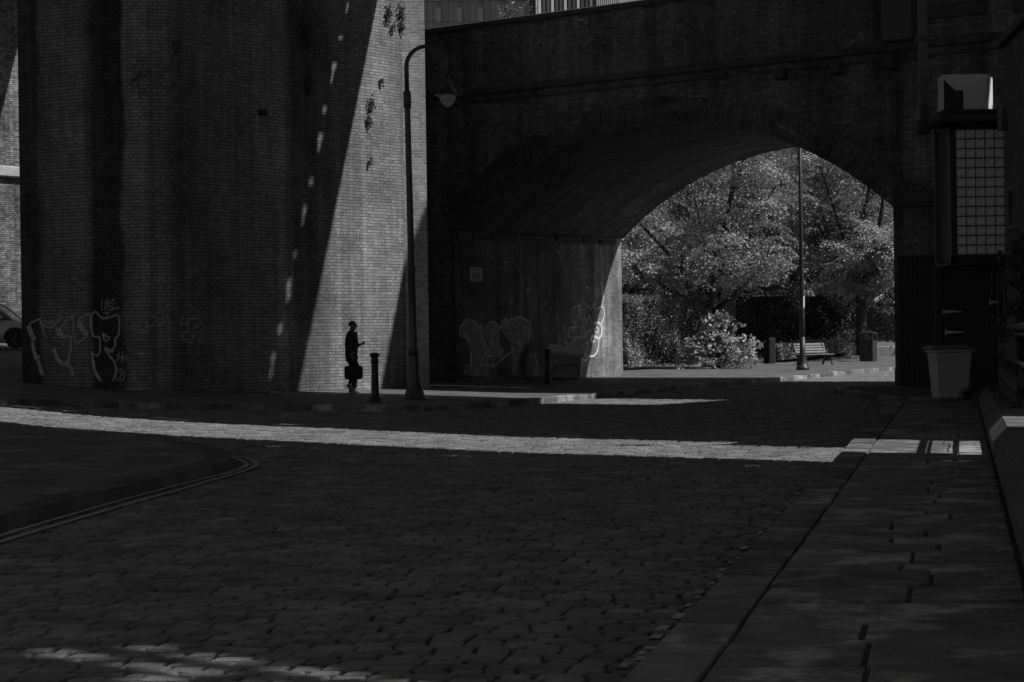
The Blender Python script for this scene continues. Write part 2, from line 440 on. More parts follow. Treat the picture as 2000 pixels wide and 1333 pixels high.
# ------------------------------------------------------------------ great brick pier on the left
def pier_line():
    D = 51.2; pts = []
    def dirn(x):                   # wall heading along the photo's left to right
        tab = [(40, -26), (200, -24), (255, -10), (300, 8), (340, 32), (390, 50), (793, 53)]
        return R(lin(tab, x))
    x = 793.0; d = D
    while x > 38:
        pts.append((x, d)); th = dirn(x); dx = 6
        d -= d * dx / (F * math.cos(th) / math.sin(th) - (x - 1000)) if abs(math.sin(th)) > .02 else 0
        x -= dx
    return [((x - 1000) / F * d + .0, d) for x, d in pts][::-1], [x for x, d in pts][::-1]
PL, PLX = pier_line()
PU = [0.0]
for a, b in zip(PL, PL[1:]): PU.append(PU[-1] + math.hypot(b[0] - a[0], b[1] - a[1]))
def pier_u(px): return lin(list(zip(PLX, PU)), px)
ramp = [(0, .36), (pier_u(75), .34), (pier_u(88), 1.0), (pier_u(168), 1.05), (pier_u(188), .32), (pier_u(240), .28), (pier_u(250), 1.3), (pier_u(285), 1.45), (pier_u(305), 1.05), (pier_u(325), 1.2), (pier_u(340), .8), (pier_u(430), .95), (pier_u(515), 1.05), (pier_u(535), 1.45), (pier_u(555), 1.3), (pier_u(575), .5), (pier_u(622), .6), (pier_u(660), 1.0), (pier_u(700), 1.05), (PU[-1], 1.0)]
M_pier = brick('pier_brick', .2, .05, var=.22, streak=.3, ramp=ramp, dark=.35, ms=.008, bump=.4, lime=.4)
M_pil = brick('pilaster_brick', .28, .36, var=.3, streak=.15, dark=.15)
M_face = brick('soot_brick', .13, .11, var=.35, streak=.4, dark=.45, lime=.9)
M_tun = brick('tunnel_brick', .24, .24, var=.25, streak=.45, dark=.6, lime=2.6, ramp=[(0, .40), (2.5, .5), (5.2, .45), (6.6, .9), (8.8, 1)])  # colour ramp paints in the shaded near stretch and the sunlit far end
M_soff = brick('soffit_brick', .095, .085, var=.4, streak=.35, dark=.5, lime=1.6)
M_tunlit = M_tun
pier = thing('brick_pier', 'huge curved brick viaduct pier with long soot streaks, left of the arched bridge', 'pier', (0, 0, 0))
TOP = 14.93
m = MB()
line = PL + []
u = m.wall(line, -1, TOP)
back = [(-3.2, 58.6), (-13.5, 58.6)]
m.wall([line[-1]] + back + [line[0]], -1, TOP)
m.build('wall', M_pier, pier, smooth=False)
m = MB()      # rough plinth courses along the foot
ft = [(p[0] + .05 * math.sin(0), p[1] - .05) for p in PL]
m.wall(ft, -1, -.4); 
# square end pilaster, paler brick
th = R(14); pe = Vector(PL[-1]); w_ = .60
pA = pe + Vector((.0, .0)); pB = pA + Vector((math.cos(th), math.sin(th))) * w_
m = MB(); m.wall([(pA.x, pA.y), (pB.x, pB.y), (-2.46, 58.7)], -1, TOP); m.build('pilaster', M_pil, pier)
# small dark drain hole
hp = None
def pier_hit(px, py):
    best = None
    d = ray(px, py)
    for i, (a, b) in enumerate(zip(PL, PL[1:])):
        p = wp(px, py, a, b)
        t = ((p.x - a[0]) * (b[0] - a[0]) + (p.y - a[1]) * (b[1] - a[1])) / ((b[0] - a[0]) ** 2 + (b[1] - a[1]) ** 2)
        if -.05 <= t <= 1.05:
            n = Vector((b[1] - a[1], -(b[0] - a[0]), 0)).normalized()
            if best is None or p.y < best[0].y: best = (p, n)
    return best
def bridge_hit_tunnel(px, py):
    A, B_ = bp(0, 0), bp(0, 8.8); p = wp(px, py, A, B_); return p, Vector((E2.x, E2.y, 0))
def catmull(P, k=5):
    if len(P) < 3: return P
    out = []
    for i in range(len(P) - 1):
        p0, p1, p2, p3 = P[max(i - 1, 0)], P[i], P[i + 1], P[min(i + 2, len(P) - 1)]
        for j in range(k):
            t = j / k
            out.append(tuple(.5 * (2 * p1[a] + (p2[a] - p0[a]) * t + (2 * p0[a] - 5 * p1[a] + 4 * p2[a] - p3[a]) * t * t + (3 * p1[a] - p0[a] - 3 * p2[a] + p3[a]) * t ** 3) for a in range(2)))
    out.append(P[-1]); return out
def spray(name, strokes, hit, org, sc, w, m, parent, sm_=True, off=.012):
    items = []
    for st in strokes:                       # strokes that touch form one piece of writing
        ww = w
        if isinstance(st, tuple) and isinstance(st[0], list): st, ww = st[0], st[1]
        P = catmull(st) if sm_ else st
        items.append([[(P, ww)], min(p[0] for p in P), max(p[0] for p in P), min(p[1] for p in P), max(p[1] for p in P)])
    done = False
    while not done:
        done = True
        for a in range(len(items)):
            for b in range(a + 1, len(items)):
                A, B_ = items[a], items[b]
                if A[1] - 4 < B_[2] and B_[1] - 4 < A[2] and A[3] - 4 < B_[4] and B_[3] - 4 < A[4]:
                    items[a] = [A[0] + B_[0], min(A[1], B_[1]), max(A[2], B_[2]), min(A[3], B_[3]), max(A[4], B_[4])]; items.pop(b); done = False; break
            if not done: break
    for it in items:
        mb = MB()
        for P, ww in it[0]:
            H = []
            for x, y in P:
                h = hit(org[0] + x / sc, org[1] + y / sc)
                if h: H.append((h[0] + h[1] * off, h[1]))
            L = []
            for i, (p, nrm) in enumerate(H):
                t = H[min(i + 1, len(H) - 1)][0] - H[max(i - 1, 0)][0]
                if t.length < 1e-6: continue
                s_ = nrm.cross(t.normalized()); L.append((p + s_ * ww / 2, p - s_ * ww / 2))
            for (a, b), (c_, d) in zip(L, L[1:]): mb.face([b, d, c_, a])
        if mb.f: mb.build(name, m, parent)
def paint(name, col, cover, scale=9):
    m, t, b = base_mat(name); tc = nd(t, 'ShaderNodeTexCoord'); v = tc.outputs['Object']
    t.links.new(math_(t, 'MULTIPLY', noise(t, v, 5, 4, .6, .75, 1.2), col), b.inputs['Base Color']); b.inputs['Roughness'].default_value = .75
    tr = nd(t, 'ShaderNodeBsdfTransparent'); mx = nd(t, 'ShaderNodeMixShader'); n_ = noise(t, v, scale, 6, .7, cover - .35, cover + .35)
    n_ = math_(t, 'MULTIPLY', n_, 1.0, True)
    t.links.new(n_, mx.inputs[0]); t.links.new(tr.outputs[0], mx.inputs[1]); t.links.new(b.outputs[0], mx.inputs[2]); t.links.new(mx.outputs[0], t.nodes['Material Output'].inputs[0]); return m
M_haze_paint = paint('thin_silver_fill', .34, .42, 6)
M_spray = paint('faded_silver_paint', .40, .85, 9)
M_sprayw = mat('white_spray_paint', .62, .6, .12, 6)
M_sprayd = paint('thin_grey_paint', .38, .72, 8)
o5 = (0, 400); s5 = 2.962
spray('graffiti', [
    [(170, 690), (200, 675), (235, 662), (240, 690), (252, 730), (268, 770)],
    ([(165, 700), (182, 742), (200, 785)], .13), ([(190, 795), (198, 840), (207, 880), (216, 890)], .10), ([(222, 870), (222, 900), (235, 950), (250, 985)], .10),
    [(255, 710), (257, 698), (285, 712), (310, 702), (325, 695), (330, 740), (350, 765), (375, 768), (408, 762), (413, 790), (409, 850), (400, 890), (395, 915)],
    [(375, 690), (420, 648), (426, 690), (430, 770), (445, 795), (480, 785), (508, 755)], ([(345, 715), (352, 748), (378, 766)], .10), [(345, 715), (375, 688)],
    ([(455, 680), (480, 720), (506, 752)], .13), [(455, 680), (460, 660), (490, 645), (518, 632), (525, 690), (532, 738), (545, 752)],
    ([(315, 830), (325, 870), (345, 905), (370, 925), (395, 918)], .10), ([(395, 918), (412, 950), (428, 990)], .09),
    [(530, 690), (530, 645), (545, 625), (557, 621), (575, 640), (600, 658), (640, 650), (675, 640), (690, 655), (692, 700), (688, 750), (670, 775)],
    [(530, 690), (536, 740), (545, 762), (575, 768), (581, 800), (578, 850), (565, 873), (545, 866), (532, 852), (540, 900)], ([(540, 900), (550, 960), (585, 1020)], .08),
    ([(598, 745), (605, 780), (620, 790)], .06), [(598, 745), (618, 760), (634, 770), (625, 788)],
    [(668, 775), (667, 815), (655, 840)], ([(608, 828), (630, 845), (658, 842)], .09), [(608, 828), (630, 870), (660, 905), (672, 940), (668, 980), (655, 1020)]],
    pier_hit, o5, s5, .042, M_spray, pier)
th_ = [(697 + 24 * math.cos(a), 988 + 34 * math.sin(a)) for a in frange(0, 6.3, 16)]
spray('graffiti', [th_, [(690, 975), (700, 970), (705, 985), (692, 1005), (704, 1010)],
    [(592, 548), (588, 612), (610, 606)], [(616, 552), (610, 608)], [(628, 550), (625, 606)], [(662, 545), (630, 580), (655, 603)], [(665, 570), (645, 590), (692, 598), (630, 612)], [(600, 628), (640, 626)], [(618, 618), (620, 642)],
    [(250, 690), (268, 672), (285, 695), (300, 665), (290, 690), (312, 668), (318, 692), (330, 660), (335, 690)], [(345, 610), (352, 640), (340, 690)], [(330, 672), (362, 655)], [(270, 685), (345, 682)],
    [(675, 870), (740, 905)], [(690, 855), (680, 905)], [(712, 850), (705, 915)], [(675, 895), (735, 872)], [(725, 870), (748, 905)]],
    pier_hit, o5, s5, .022, M_spray, pier, False)
spray('graffiti', [[(770, 685), (766, 720), (762, 752), (800, 745), (842, 735), (770, 690)], [(812, 705), (830, 678), (850, 700), (848, 740), (822, 735), (815, 705)], [(852, 640), (855, 700), (885, 698), (905, 660), (852, 640)], [(905, 700), (935, 690), (938, 650), (965, 700), (988, 720), (960, 632)],
    [(1065, 655), (1045, 668), (1048, 695), (1075, 688), (1095, 665), (1115, 655), (1140, 660)], [(1090, 675), (1080, 700), (1090, 735), (1072, 738), (1050, 735), (1055, 768), (1080, 790), (1105, 800), (1108, 775), (1125, 755), (1122, 738)], [(1145, 662), (1170, 695), (1180, 715), (1160, 755), (1150, 795)], [(1120, 712), (1148, 706)]],
    pier_hit, o5, s5, .035, M_sprayd, pier)
h = pier_hit(512, 221); m = MB(); mm = Matrix.Rotation(math.atan2(-h[1].x, h[1].y) + math.pi, 4, 'Z')
m.box((h[0] + h[1] * .01), (.27, .06, .13), M=mm); m.build('drain_hole', M_core, pier)

# ------------------------------------------------------------------ arched bridge
bridge = thing('arch_bridge', 'dark skewed brick bridge with one low wide arch framing the sunlit trees', 'bridge')
K0, K1 = -7.0, 34.0; DEP = 8.8; SP = 14.06; ZS = 4.6; RISE = 2.6; ZT = 10.42
Rr = ((SP / 2) ** 2 + RISE ** 2) / (2 * RISE)
def arch(k, ex=0.0):
    o = k - SP / 2; return ZS + RISE - Rr + math.sqrt(max(0, (Rr + ex) ** 2 - o * o))
NA = 48; AK = frange(0, SP, NA)
def P3(k, d, z): p = bp(k, d); return Vector((p[0], p[1], z))
for face_d, nm in ((0, 'front'), (DEP, 'back')):
    m = MB(); fl = face_d > 0
    def q(k0, k1, za0, za1, zb0, zb1):
        pts = [P3(k0, face_d, za0), P3(k1, face_d, za1), P3(k1, face_d, zb1), P3(k0, face_d, zb0)]; uv = [(k0, za0), (k1, za1), (k1, zb1), (k0, zb0)]
        if fl: pts.reverse(); uv.reverse()
        m.face(pts, uv)
    q(K0, 0, -1, -1, ZT, ZT); q(SP, K1, -1, -1, ZT, ZT)
    for a, b in zip(AK, AK[1:]): q(a, b, arch(a), arch(b), ZT, ZT)
    m.build('wall', M_face, bridge)
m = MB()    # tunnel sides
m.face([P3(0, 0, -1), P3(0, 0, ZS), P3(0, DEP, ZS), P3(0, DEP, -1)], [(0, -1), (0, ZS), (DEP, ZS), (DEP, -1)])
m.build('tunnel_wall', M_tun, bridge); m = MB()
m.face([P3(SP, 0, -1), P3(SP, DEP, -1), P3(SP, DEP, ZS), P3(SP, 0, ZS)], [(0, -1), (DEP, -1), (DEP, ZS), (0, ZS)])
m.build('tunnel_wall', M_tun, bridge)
m = MB(); s_ = 0
for a, b in zip(AK, AK[1:]):
    L = math.hypot(b - a, arch(b) - arch(a))
    m.face([P3(a, 0, arch(a)), P3(b, 0, arch(b)), P3(b, DEP, arch(b)), P3(a, DEP, arch(a))], [(0, s_), (0, s_ + L), (DEP, s_ + L), (DEP, s_)]); s_ += L
m.build('vault', M_soff, bridge)
for dd, sgn in ((-.045, 1), (DEP + .045, -1)):       # arch rings, a little proud
    m = MB(); TH = .72
    ang = [math.asin((k - SP / 2) / Rr) for k in (0, SP)]
    A_ = frange(ang[0], ang[1], NA); cz = ZS + RISE - Rr
    def rp(a, rad, d): return P3(SP / 2 + rad * math.sin(a), d, cz + rad * math.cos(a))
    for a, b in zip(A_, A_[1:]):
        for r1, r2, dA, dB in ((Rr - .01, Rr + TH, dd, dd), (Rr + TH, Rr + TH, dd, 0 if sgn > 0 else DEP), (Rr - .01, Rr - .01, 0 if sgn > 0 else DEP, dd)):
            pts = [rp(a, r1, dA), rp(b, r1, dA), rp(b, r2, dB), rp(a, r2, dB)]; uv = [(a * Rr, r1), (b * Rr, r1), (b * Rr, r2 + (0 if r1 != r2 else .05)), (a * Rr, r2 + (0 if r1 != r2 else .05))]
            uv = [(y_, x_) for x_, y_ in uv]
            if sgn < 0: pts.reverse(); uv.reverse()
            m.face(pts, uv)
    m.build('arch_ring', M_soff, bridge)
def bbox(name, k0, k1, z0, z1, d0, d1, mt, bev=.02):
    m = MB(); p = bp((k0 + k1) / 2, (d0 + d1) / 2)
    m.box((p[0], p[1], (z0 + z1) / 2), (k1 - k0, abs(d1 - d0), z1 - z0), math.atan2(E2.y, E2.x), bev); return m.build(name, mt, bridge)
bbox('string_course', K0, 17.3, 8.47, 8.66, -.13, .05, M_dstone); bbox('string_course', K0, 17.3, 8.25, 8.31, -.05, .05, M_dstone, .01)
bbox('coping', K0, K1, ZT, ZT + .16, -.1, .55, M_dstone); bbox('coping', K0, K1, ZT, ZT + .16, DEP - .55, DEP + .1, M_dstone)
bbox('deck_or_blocker', K0, K1, 9.5, 9.6, .1, DEP - .1, M_dstone)
for k in (11.0, 12.6, 14.1): bbox('corbel', k - .14, k + .14, 8.02, 8.34, -.3, .02, M_dstone, .04)
bbox('buttress', 13.95, 14.75, 8.7, 12.8, -.28, .02, M_face, .03)
bbox('stone_band', 14.9, 16.6, 9.15, 9.5, -.08, .02, M_dstone, .02); bbox('stone_band', 17.3, 18.8, 9.1, 9.5, -.12, .02, M_dstone, .02)
bbox('impost', SP + .01, SP + 1.6, 4.55, 4.95, -.1, .02, M_dstone, .03); bbox('plinth_course', SP + .02, SP + 4, -.5, .55, -.1, .02, M_face, .03)
bbox('parapet_rise', 15.2, K1, ZT + .17, 14.2, .05, .6, M_face, .01)
rr = random.Random(41); u_ = 0.1
while u_ < DEP - .5:
    L = rr.uniform(.4, 1.3); m = MB(); c = B0 + T2 * (u_ + L / 2) + E2 * .02; pr_ = rr.uniform(.02, .10)
    if rr.random() < .85:
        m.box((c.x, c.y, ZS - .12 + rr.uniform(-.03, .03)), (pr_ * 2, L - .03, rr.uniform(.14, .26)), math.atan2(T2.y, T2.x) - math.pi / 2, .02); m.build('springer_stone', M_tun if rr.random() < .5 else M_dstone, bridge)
    u_ += L
# writing sprayed inside the arch
o7 = (850, 400)
def ths(px, py): return bridge_hit_tunnel(px, py)
spray('graffiti', [[(175, 765), (148, 760), (140, 740), (150, 700), (190, 665), (230, 680), (268, 720), (280, 735)], [(285, 730), (300, 700), (325, 678), (355, 690), (362, 705), (375, 715)], [(375, 720), (385, 685), (405, 660), (412, 668), (410, 700)], [(415, 690), (440, 665), (475, 650), (530, 672), (547, 700), (545, 745), (538, 790)],
    [(255, 735), (275, 780), (300, 840), (310, 850), (322, 800), (320, 750)], [(265, 905), (275, 880), (292, 858), (315, 880), (330, 898), (318, 935), (300, 930), (268, 925), (265, 905)], [(325, 940), (350, 925), (385, 895), (420, 865), (440, 850)], [(370, 850), (378, 890), (400, 870)], [(438, 810), (455, 860), (465, 890), (460, 930), (448, 960), (470, 995)], [(525, 865), (530, 915)], [(570, 850), (590, 920), (600, 985)], [(205, 860), (208, 930)], [(180, 925), (170, 985)], [(470, 780), (490, 830), (470, 900)]],
    ths, o7, s5, .06, M_sprayd, bridge)
spray('graffiti', [[(790, 605), (800, 594), (822, 592), (832, 620), (830, 655), (815, 682), (795, 678), (786, 645), (790, 605)], [(832, 612), (845, 608), (838, 630), (830, 640)], [(870, 690), (863, 650), (870, 605), (882, 585), (895, 600), (908, 602), (915, 575), (925, 568), (922, 600), (935, 605)], [(850, 682), (866, 680), (880, 665), (888, 640), (905, 690)],
    [(770, 712), (800, 710), (858, 710), (859, 740), (858, 766), (815, 768), (776, 764), (770, 712)], [(812, 768), (790, 800), (780, 822), (760, 800), (745, 792), (770, 815)], [(822, 766), (845, 820), (865, 865), (872, 830), (888, 790), (868, 800)], [(870, 790), (870, 750), (888, 732), (905, 735)]],
    ths, o7, s5, .045, M_sprayd, bridge)
spray('graffiti', [[(940, 605), (955, 591), (970, 598), (977, 625), (974, 655), (962, 680), (950, 690)], ([(918, 690), (935, 683), (952, 690), (962, 715), (960, 750), (945, 775), (925, 765), (908, 762), (901, 780), (908, 796), (920, 786)], .085), [(930, 708), (942, 722), (935, 738), (922, 738), (918, 725), (930, 708)], ([(942, 775), (944, 810), (935, 850), (915, 875), (890, 878)], .06), [(890, 865), (880, 890), (868, 902), (850, 895)]],
    ths, o7, s5, .05, M_sprayw, bridge)
def fill(pts):
    mb = MB(); P = [ths(o7[0] + x / s5, o7[1] + y / s5) for x, y in catmull(pts + [pts[0]], 4)[:-1]]
    mb.poly([p + n * .006 for p, n in P]); mb.build('graffiti_fill', M_haze_paint, bridge)
fill([(148, 755), (150, 700), (190, 668), (235, 684), (268, 722), (290, 790), (305, 850), (312, 930), (300, 985), (190, 985), (200, 900), (185, 800)])
fill([(285, 735), (305, 695), (345, 685), (370, 715), (372, 800), (400, 850), (330, 900), (318, 850)])
fill([(380, 720), (400, 670), (470, 652), (535, 680), (545, 745), (530, 800), (500, 850), (470, 990), (440, 900), (450, 820), (420, 780)])
fill([(525, 870), (565, 855), (590, 930), (600, 985), (520, 990)])
# notice on the wall inside the arch
c = bridge_hit_tunnel(928.5, 536.5)[0]
ns = thing('notice_sign', 'small pale rectangular notice of printed lines fixed to the shaded arch wall', 'sign', c, math.atan2(T2.y, T2.x))
mp = mat('notice_board', .17, .6, .1, 4); mt_ = mat('notice_ink', .03, .8)
m = MB(); m.box((0, -.02, 0), (.62, .02, .42), bev=.004); m.build('board', mp, ns)
m = MB()
for z, a, b in ((.15, -.12, .12), (.10, -.06, .05), (.03, -.2, .2), (-.01, -.23, .22), (-.05, -.2, .18), (-.09, -.22, .22), (-.14, -.15, .15)): m.face([(a, -.0325, z - .01), (b, -.0325, z - .01), (b, -.0325, z + .01), (a, -.0325, z + .01)])
m.build('print', mt_, ns)

# ------------------------------------------------------------------ right-hand side: projecting bay, building, gate, railing
M_frame = mat('dark_bay_frame', .03, .5, .25, 4)
M_gblock = mat('glass_block', .8, .35, .3, 14, .8, 22, spec=.5)
M_mortarg = mat('block_mortar', .07, .9, .2, 6)
M_white = mat('white_painted_metal', .62, .5, .08, 2)
M_pipe = mat('grey_downpipe', .075, .55, .3, 3)
M_wood = mat('old_gate_boards', .035, .9, .4, 5, .4, 30, sc=(8, 8, .6))
M_rubble = mat('rough_render_wall', .075, .95, .35, 2.5, .9, 12)
YB = 39.0
def bx(px, Y=YB): return (px - 1000) / F * Y
xl, zb, zt = 8.60, 2.80, 5.50
bay = thing('glass_block_bay', 'dark framed bay of square glass blocks jutting out above the wheelie bin', 'bay window', (xl, YB, 0))
W_ = 1.42
m = MB()
m.box((.06, .68, (zb + zt) / 2), (.05, 1.36, zt - zb - .06)); m.build('side_panel', M_frame, bay)
m = MB(); m.box((.022, .16, (zb + zt) / 2 + .6), (.03, .2, 1.4)); m.box((.022, .16, (zb + zt) / 2 - .78), (.03, .2, 1.2)); m.box((.0, 1.30, (zb + zt) / 2), (.06, .08, zt - zb)); m.build('side_trim', M_pipe, bay)
m = MB(); m.box((.045, 0, (zb + zt) / 2), (.09, .1, zt - zb)); m.box((W_ / 2, 0, zb + .06), (W_, .1, .12)); m.box((W_ / 2, 0, zt - .06), (W_, .1, .12)); m.box((W_ - .03, 0, (zb + zt) / 2), (.06, .1, zt - zb)); m.box((W_ / 2, .7, zb - .03), (W_ + .04, 1.44, .05)); m.build('frame', M_frame, bay)
m = MB(); m.box((W_ / 2, .03, (zb + zt) / 2), (W_ - .12, .02, zt - zb - .2)); m.build('mortar_grid', M_mortarg, bay)
gm_ = None; PITCHB = .1885
proto = None
for r in range(13):
    for c_ in range(6):
        if proto is None:
            m = MB(); m.box((0, 0, 0), (.166, .06, .166), bev=.006); proto = m.build('glass_block', M_gblock, bay); o = proto
        else:
            o = proto.copy(); COL.objects.link(o); o.parent = bay
        o.location = (.205 + c_ * PITCHB, -.006, zb + .235 + r * PITCHB)
        o.rotation_euler = (random.gauss(0, .012), 0, random.gauss(0, .012))
m = MB(); m.box((W_ / 2 - .08, .55, zt + .09), (W_ + .42, 1.9, .10), bev=.015); m.box((W_ / 2 - .08, .56, zt + .20), (W_ + .22, 1.7, .11), bev=.01); m.build('roof', M_frame, bay)
m = MB(); m.tube([(-.27, -.42, zt + .06), (W_ + .1, -.42, zt + .06)], .055, 8); m.build('gutter', M_pipe, bay)
m = MB(); m.box((W_ - .12, .25, zb - .28), (.46, .5, .46), bev=.02); m.box((W_ - .12, .22, zb - .53), (.56, .6, .07), bev=.02); m.build('bracket', M_dstone, bay)
# white cabinet on the bay roof
vb = thing('roof_cabinet', 'upright pale grey cabinet with a bright sunlit end standing on the bay roof', 'cabinet', (xl + .02, YB, zt + .26))
def ztop(py): return 1.5 + (643.5 - py) * YB / F
m = MB()
zc = 4.9 + .66
x1, x2 = .03, .66
m.box((.30, .25, .355), (.86, .5, .71), bev=.008); m.build('casing', M_white, vb)
m = MB(); m.face([(-.125, -.003, .0), (.26, -.003, 0), (.26, -.003, .40), (.10, -.003, .40), (-.125, -.003, .62)]); m.build('dark_front_patch', M_frame, vb)  # flat dark polygon over the lower left of the front
m = MB(); m.idx([(.735, 0, 0), (.90, .28, 0), (.735, .5, 0), (.735, 0, .71), (.90, .28, .66), (.735, .5, .71)], [(0, 1, 4, 3), (1, 2, 5, 4), (3, 4, 5), (2, 1, 0), (0, 3, 5, 2)]); m.build('end_panel', M_white, vb)
# downpipe
dp = thing('downpipe', 'square grey downpipe dropping down the bridge wall to the bay roof gutter', 'pipe', (8.14, YB + .2, 0))
m = MB(); m.box((0, 0, 5.56 + 3), (.17, .14, 6.0), bev=.02); m.build('pipe', M_pipe, dp)
for z in (7.2, 9.3): m = MB(); m.box((0, .0, z), (.25, .18, .08), bev=.01); m.build('bracket', M_frame, dp)
m = MB(); m.box((-.02, .05, 5.45), (.26, .3, .22), bev=.03); m.build('hopper', M_frame, dp)

# building on the right edge: wall running towards the camera
rb = thing('stone_building', 'rough dark gable wall with sloping coping at the right edge of the street', 'building')
A1, A2 = (9.66, 39.6), (7.6, 24.5)
m = MB(); m.wall([(9.18, 37.0), (8.95, 34.9), (7.9, 26.0)], -.2, 6.7); m.wall([(14, 37.6), (9.18, 37.0)], -.2, 6.7); m.build('wall', M_rubble, rb)
m = MB()
def bar(a, b, w, h, mb):
    a, b = Vector(a), Vector(b); d = b - a; L = d.length; c = (a + b) / 2
    M_ = d.to_track_quat('Y', 'Z').to_matrix().to_4x4(); mb.box(c, (w, L, h), M=M_, bev=.01)
bar((9.20, 37.1, 6.76), (8.97, 34.92, 6.76), .3, .14, m); bar((8.97, 34.9, 6.76), (7.9, 26, 6.76), .3, .14, m); m.build('coping', M_dstone, rb)
wf = MB(); a = at(1979, 368, 38.2); b = at(1981, 442, 38.2)
wx = 9.06; bar((wx, 35.6, 3.99), (wx, 35.6, 3.36), .05, .09, wf); bar((wx, 36.3, 3.99), (wx, 36.3, 3.36), .05, .09, wf); bar((wx, 35.55, 4.03), (wx, 36.35, 4.03), .06, .09, wf); bar((wx, 35.55, 3.32), (wx, 36.35, 3.32), .08, .09, wf); bar((wx, 35.95, 4.0), (wx, 35.95, 3.35), .04, .05, wf)
fr = wf.build('window_frame', M_pipe, rb)
m = MB(); m.box((wx + .02, 35.95, 3.67), (.02, .7, .66)); m.build('pane', mat('dark_glass', .02, .1, .1), fr)
jb = MB(); jb.box((9.12, 36.75, 5.35), (.2, .3, .42), bev=.02); jb.build('junction_box', M_pipe, rb)

# timber boarding beside the pier and the gate behind the bin
def boards(name, label, p0, p1, z0, z1, n_, cat, gap=.012, top=0):
    a, b = Vector(p0), Vector(p1); d = b - a; L = d.length; o = thing(name, label, cat, (a.x, a.y, 0), math.atan2(d.y, d.x))
    rr = random.Random(n_); m = MB()
    for i in range(n_):
        w = L / n_; m.box((w * (i + .5), rr.uniform(-.012, .012), (z0 + z1) / 2 + rr.uniform(-top, top)), (w - gap, .03, z1 - z0), bev=.004)
    m.build('boards', M_wood, o); return o, L
bd, L = boards('board_hoarding', 'tall dark vertical board hoarding between bridge pier and bay', (9.62, 49.75), (11.3, 48.5), .06, 3.25, 15, 'hoarding')
m = MB(); m.box((L / 2, -.03, 3.3), (L, .1, .08)); m.build('cap_rail', M_wood, bd)
m = MB(); m.box((.35, -.03, 2.62), (.42, .02, .05)); m.build('batten', M_frame, bd)
gt, L = boards('wooden_gate', 'dark slatted wooden gate with pale strap hinges behind the wheelie bin', (8.93, 41.6), (10.25, 41.6), .12, 2.95, 11, 'gate', gap=.02, top=.02)
for z in (2.75, .5): m = MB(); m.box((.66, .05, z), (1.32, .05, .14)); m.build('rail', M_wood, gt)
M_hinge = mat('galvanised_hinge', .5, .5, .15, 9)
for z, x0, x1 in ((1.86, .05, .43), (1.43, .1, .48), (2.05, 1.03, 1.28)):
    m = MB(); m.face([(x0, -.03, z - .03), (x1, -.03, z - .008), (x1, -.03, z + .01), (x0, -.03, z + .035)]); m.box((x0, -.03, z), (.03, .03, .12)); m.build('hinge', M_hinge, gt)
for x in (-.06, 1.4): m = MB(); m.box((x, -.05, 1.5), (.12, .14, 2.9), bev=.01); m.build('gate_post', M_wood, gt)

# low plinth wall and cast-iron railing
M_plinth = mat('plinth_stone', .085, .85, .3, 2.5, .4, 25, tone=.15, patch=(1.4, 1.3, 1.1, .75))
pw = thing('plinth_wall', 'low chamfered stone plinth wall along the right pavement', 'wall')
def extr(mb, prof, y0, y1, off=0.0):     # profile (across, z) along the wall line
    n_ = max(1, int((y1 - y0) / 1.2))
    for i in range(n_):
        a, b = lerp(y0, y1, i / n_) + .006, lerp(y0, y1, (i + 1) / n_) - .006
        vs = [(wallx(y) + off + u, y, z) for y in (a, b) for u, z in prof]; k = len(prof)
        fs = [(j, j + 1, k + j + 1, k + j)[::-1] for j in range(k - 1)] + [tuple(range(k)), tuple(range(2 * k - 1, k - 1, -1))]
        mb.idx(vs, fs, random.random())
m = MB(); extr(m, [(0, 0), (0, .26), (.16, .43), (.66, .43), (.66, 0)], 5.0, 37.2); m.build('wall', M_plinth, pw)
rl = thing('railing', 'black ornamental cast-iron railing standing on the plinth wall', 'railing')
rx = lambda y: wallx(y) + .40
for z, r_ in ((1.52, .04), (1.42, .018), (1.06, .03)):
    m = MB(); m.tube([(rx(y), y, z) for y in (17, 24, 30, 37)], r_, 8); m.build('rail', M_iron, rl)
prof = [(.075, .43), (.075, .47), (.05, .5), (.04, .6), (.055, .64), (.055, .68), (.038, .74), (.036, .98), (.06, 1.02), (.06, 1.1), (.038, 1.15), (.036, 1.4), (.058, 1.45), (.065, 1.52), (.055, 1.57), (.03, 1.60), (.05, 1.65), (.0, 1.70)]
pp0 = None
for y in (17.2, 19.1, 21.0, 26.9, 28.5, 30.1, 31.7, 33.3, 34.9, 36.6):
    if pp0 is None:
        m = MB(); m.lathe(prof, (0, 0, 0), 16); pp0 = m.build('post', M_iron, rl, smooth=True); o = pp0
    else: o = pp0.copy(); COL.objects.link(o); o.parent = rl
    o.location = (rx(y), y, 0)

# ------------------------------------------------------------------ wheelie bin, grit bin
M_bin = mat('grey_bin_plastic', .42, .5, .12, 3)
M_bindk = mat('dark_bin_lid', .15, .5, .2, 3)
M_rub = mat('black_rubber', .015, .8, .2, 5)
b0 = gp(1862, 783, .12); zb_ = .12
wb = thing('wheelie_bin', 'tall grey wheelie bin with closed lid under the glass block bay', 'wheelie bin', (b0.x, b0.y + .28, zb_ + g(b0.x, b0.y)), R(4))
m = MB(); m.box((0, 0, .50), (.74, .56, .94), bev=.035, taper=.80); m.box((0, 0, .955), (.82, .62, .05), bev=.015); m.build('body', M_bin, wb)
m = MB(); m.box((-.02, 0, 1.01), (.88, .64, .06), bev=.02); m.box((-.03, 0, 1.05), (.70, .5, .035), bev=.015); ld = m.build('lid', M_bindk, wb)
m = MB(); m.tube([(.46, -.2, .93), (.49, -.2, .99), (.49, .2, .99), (.46, .2, .93)], .018, 8); m.build('handle', M_bindk, wb)
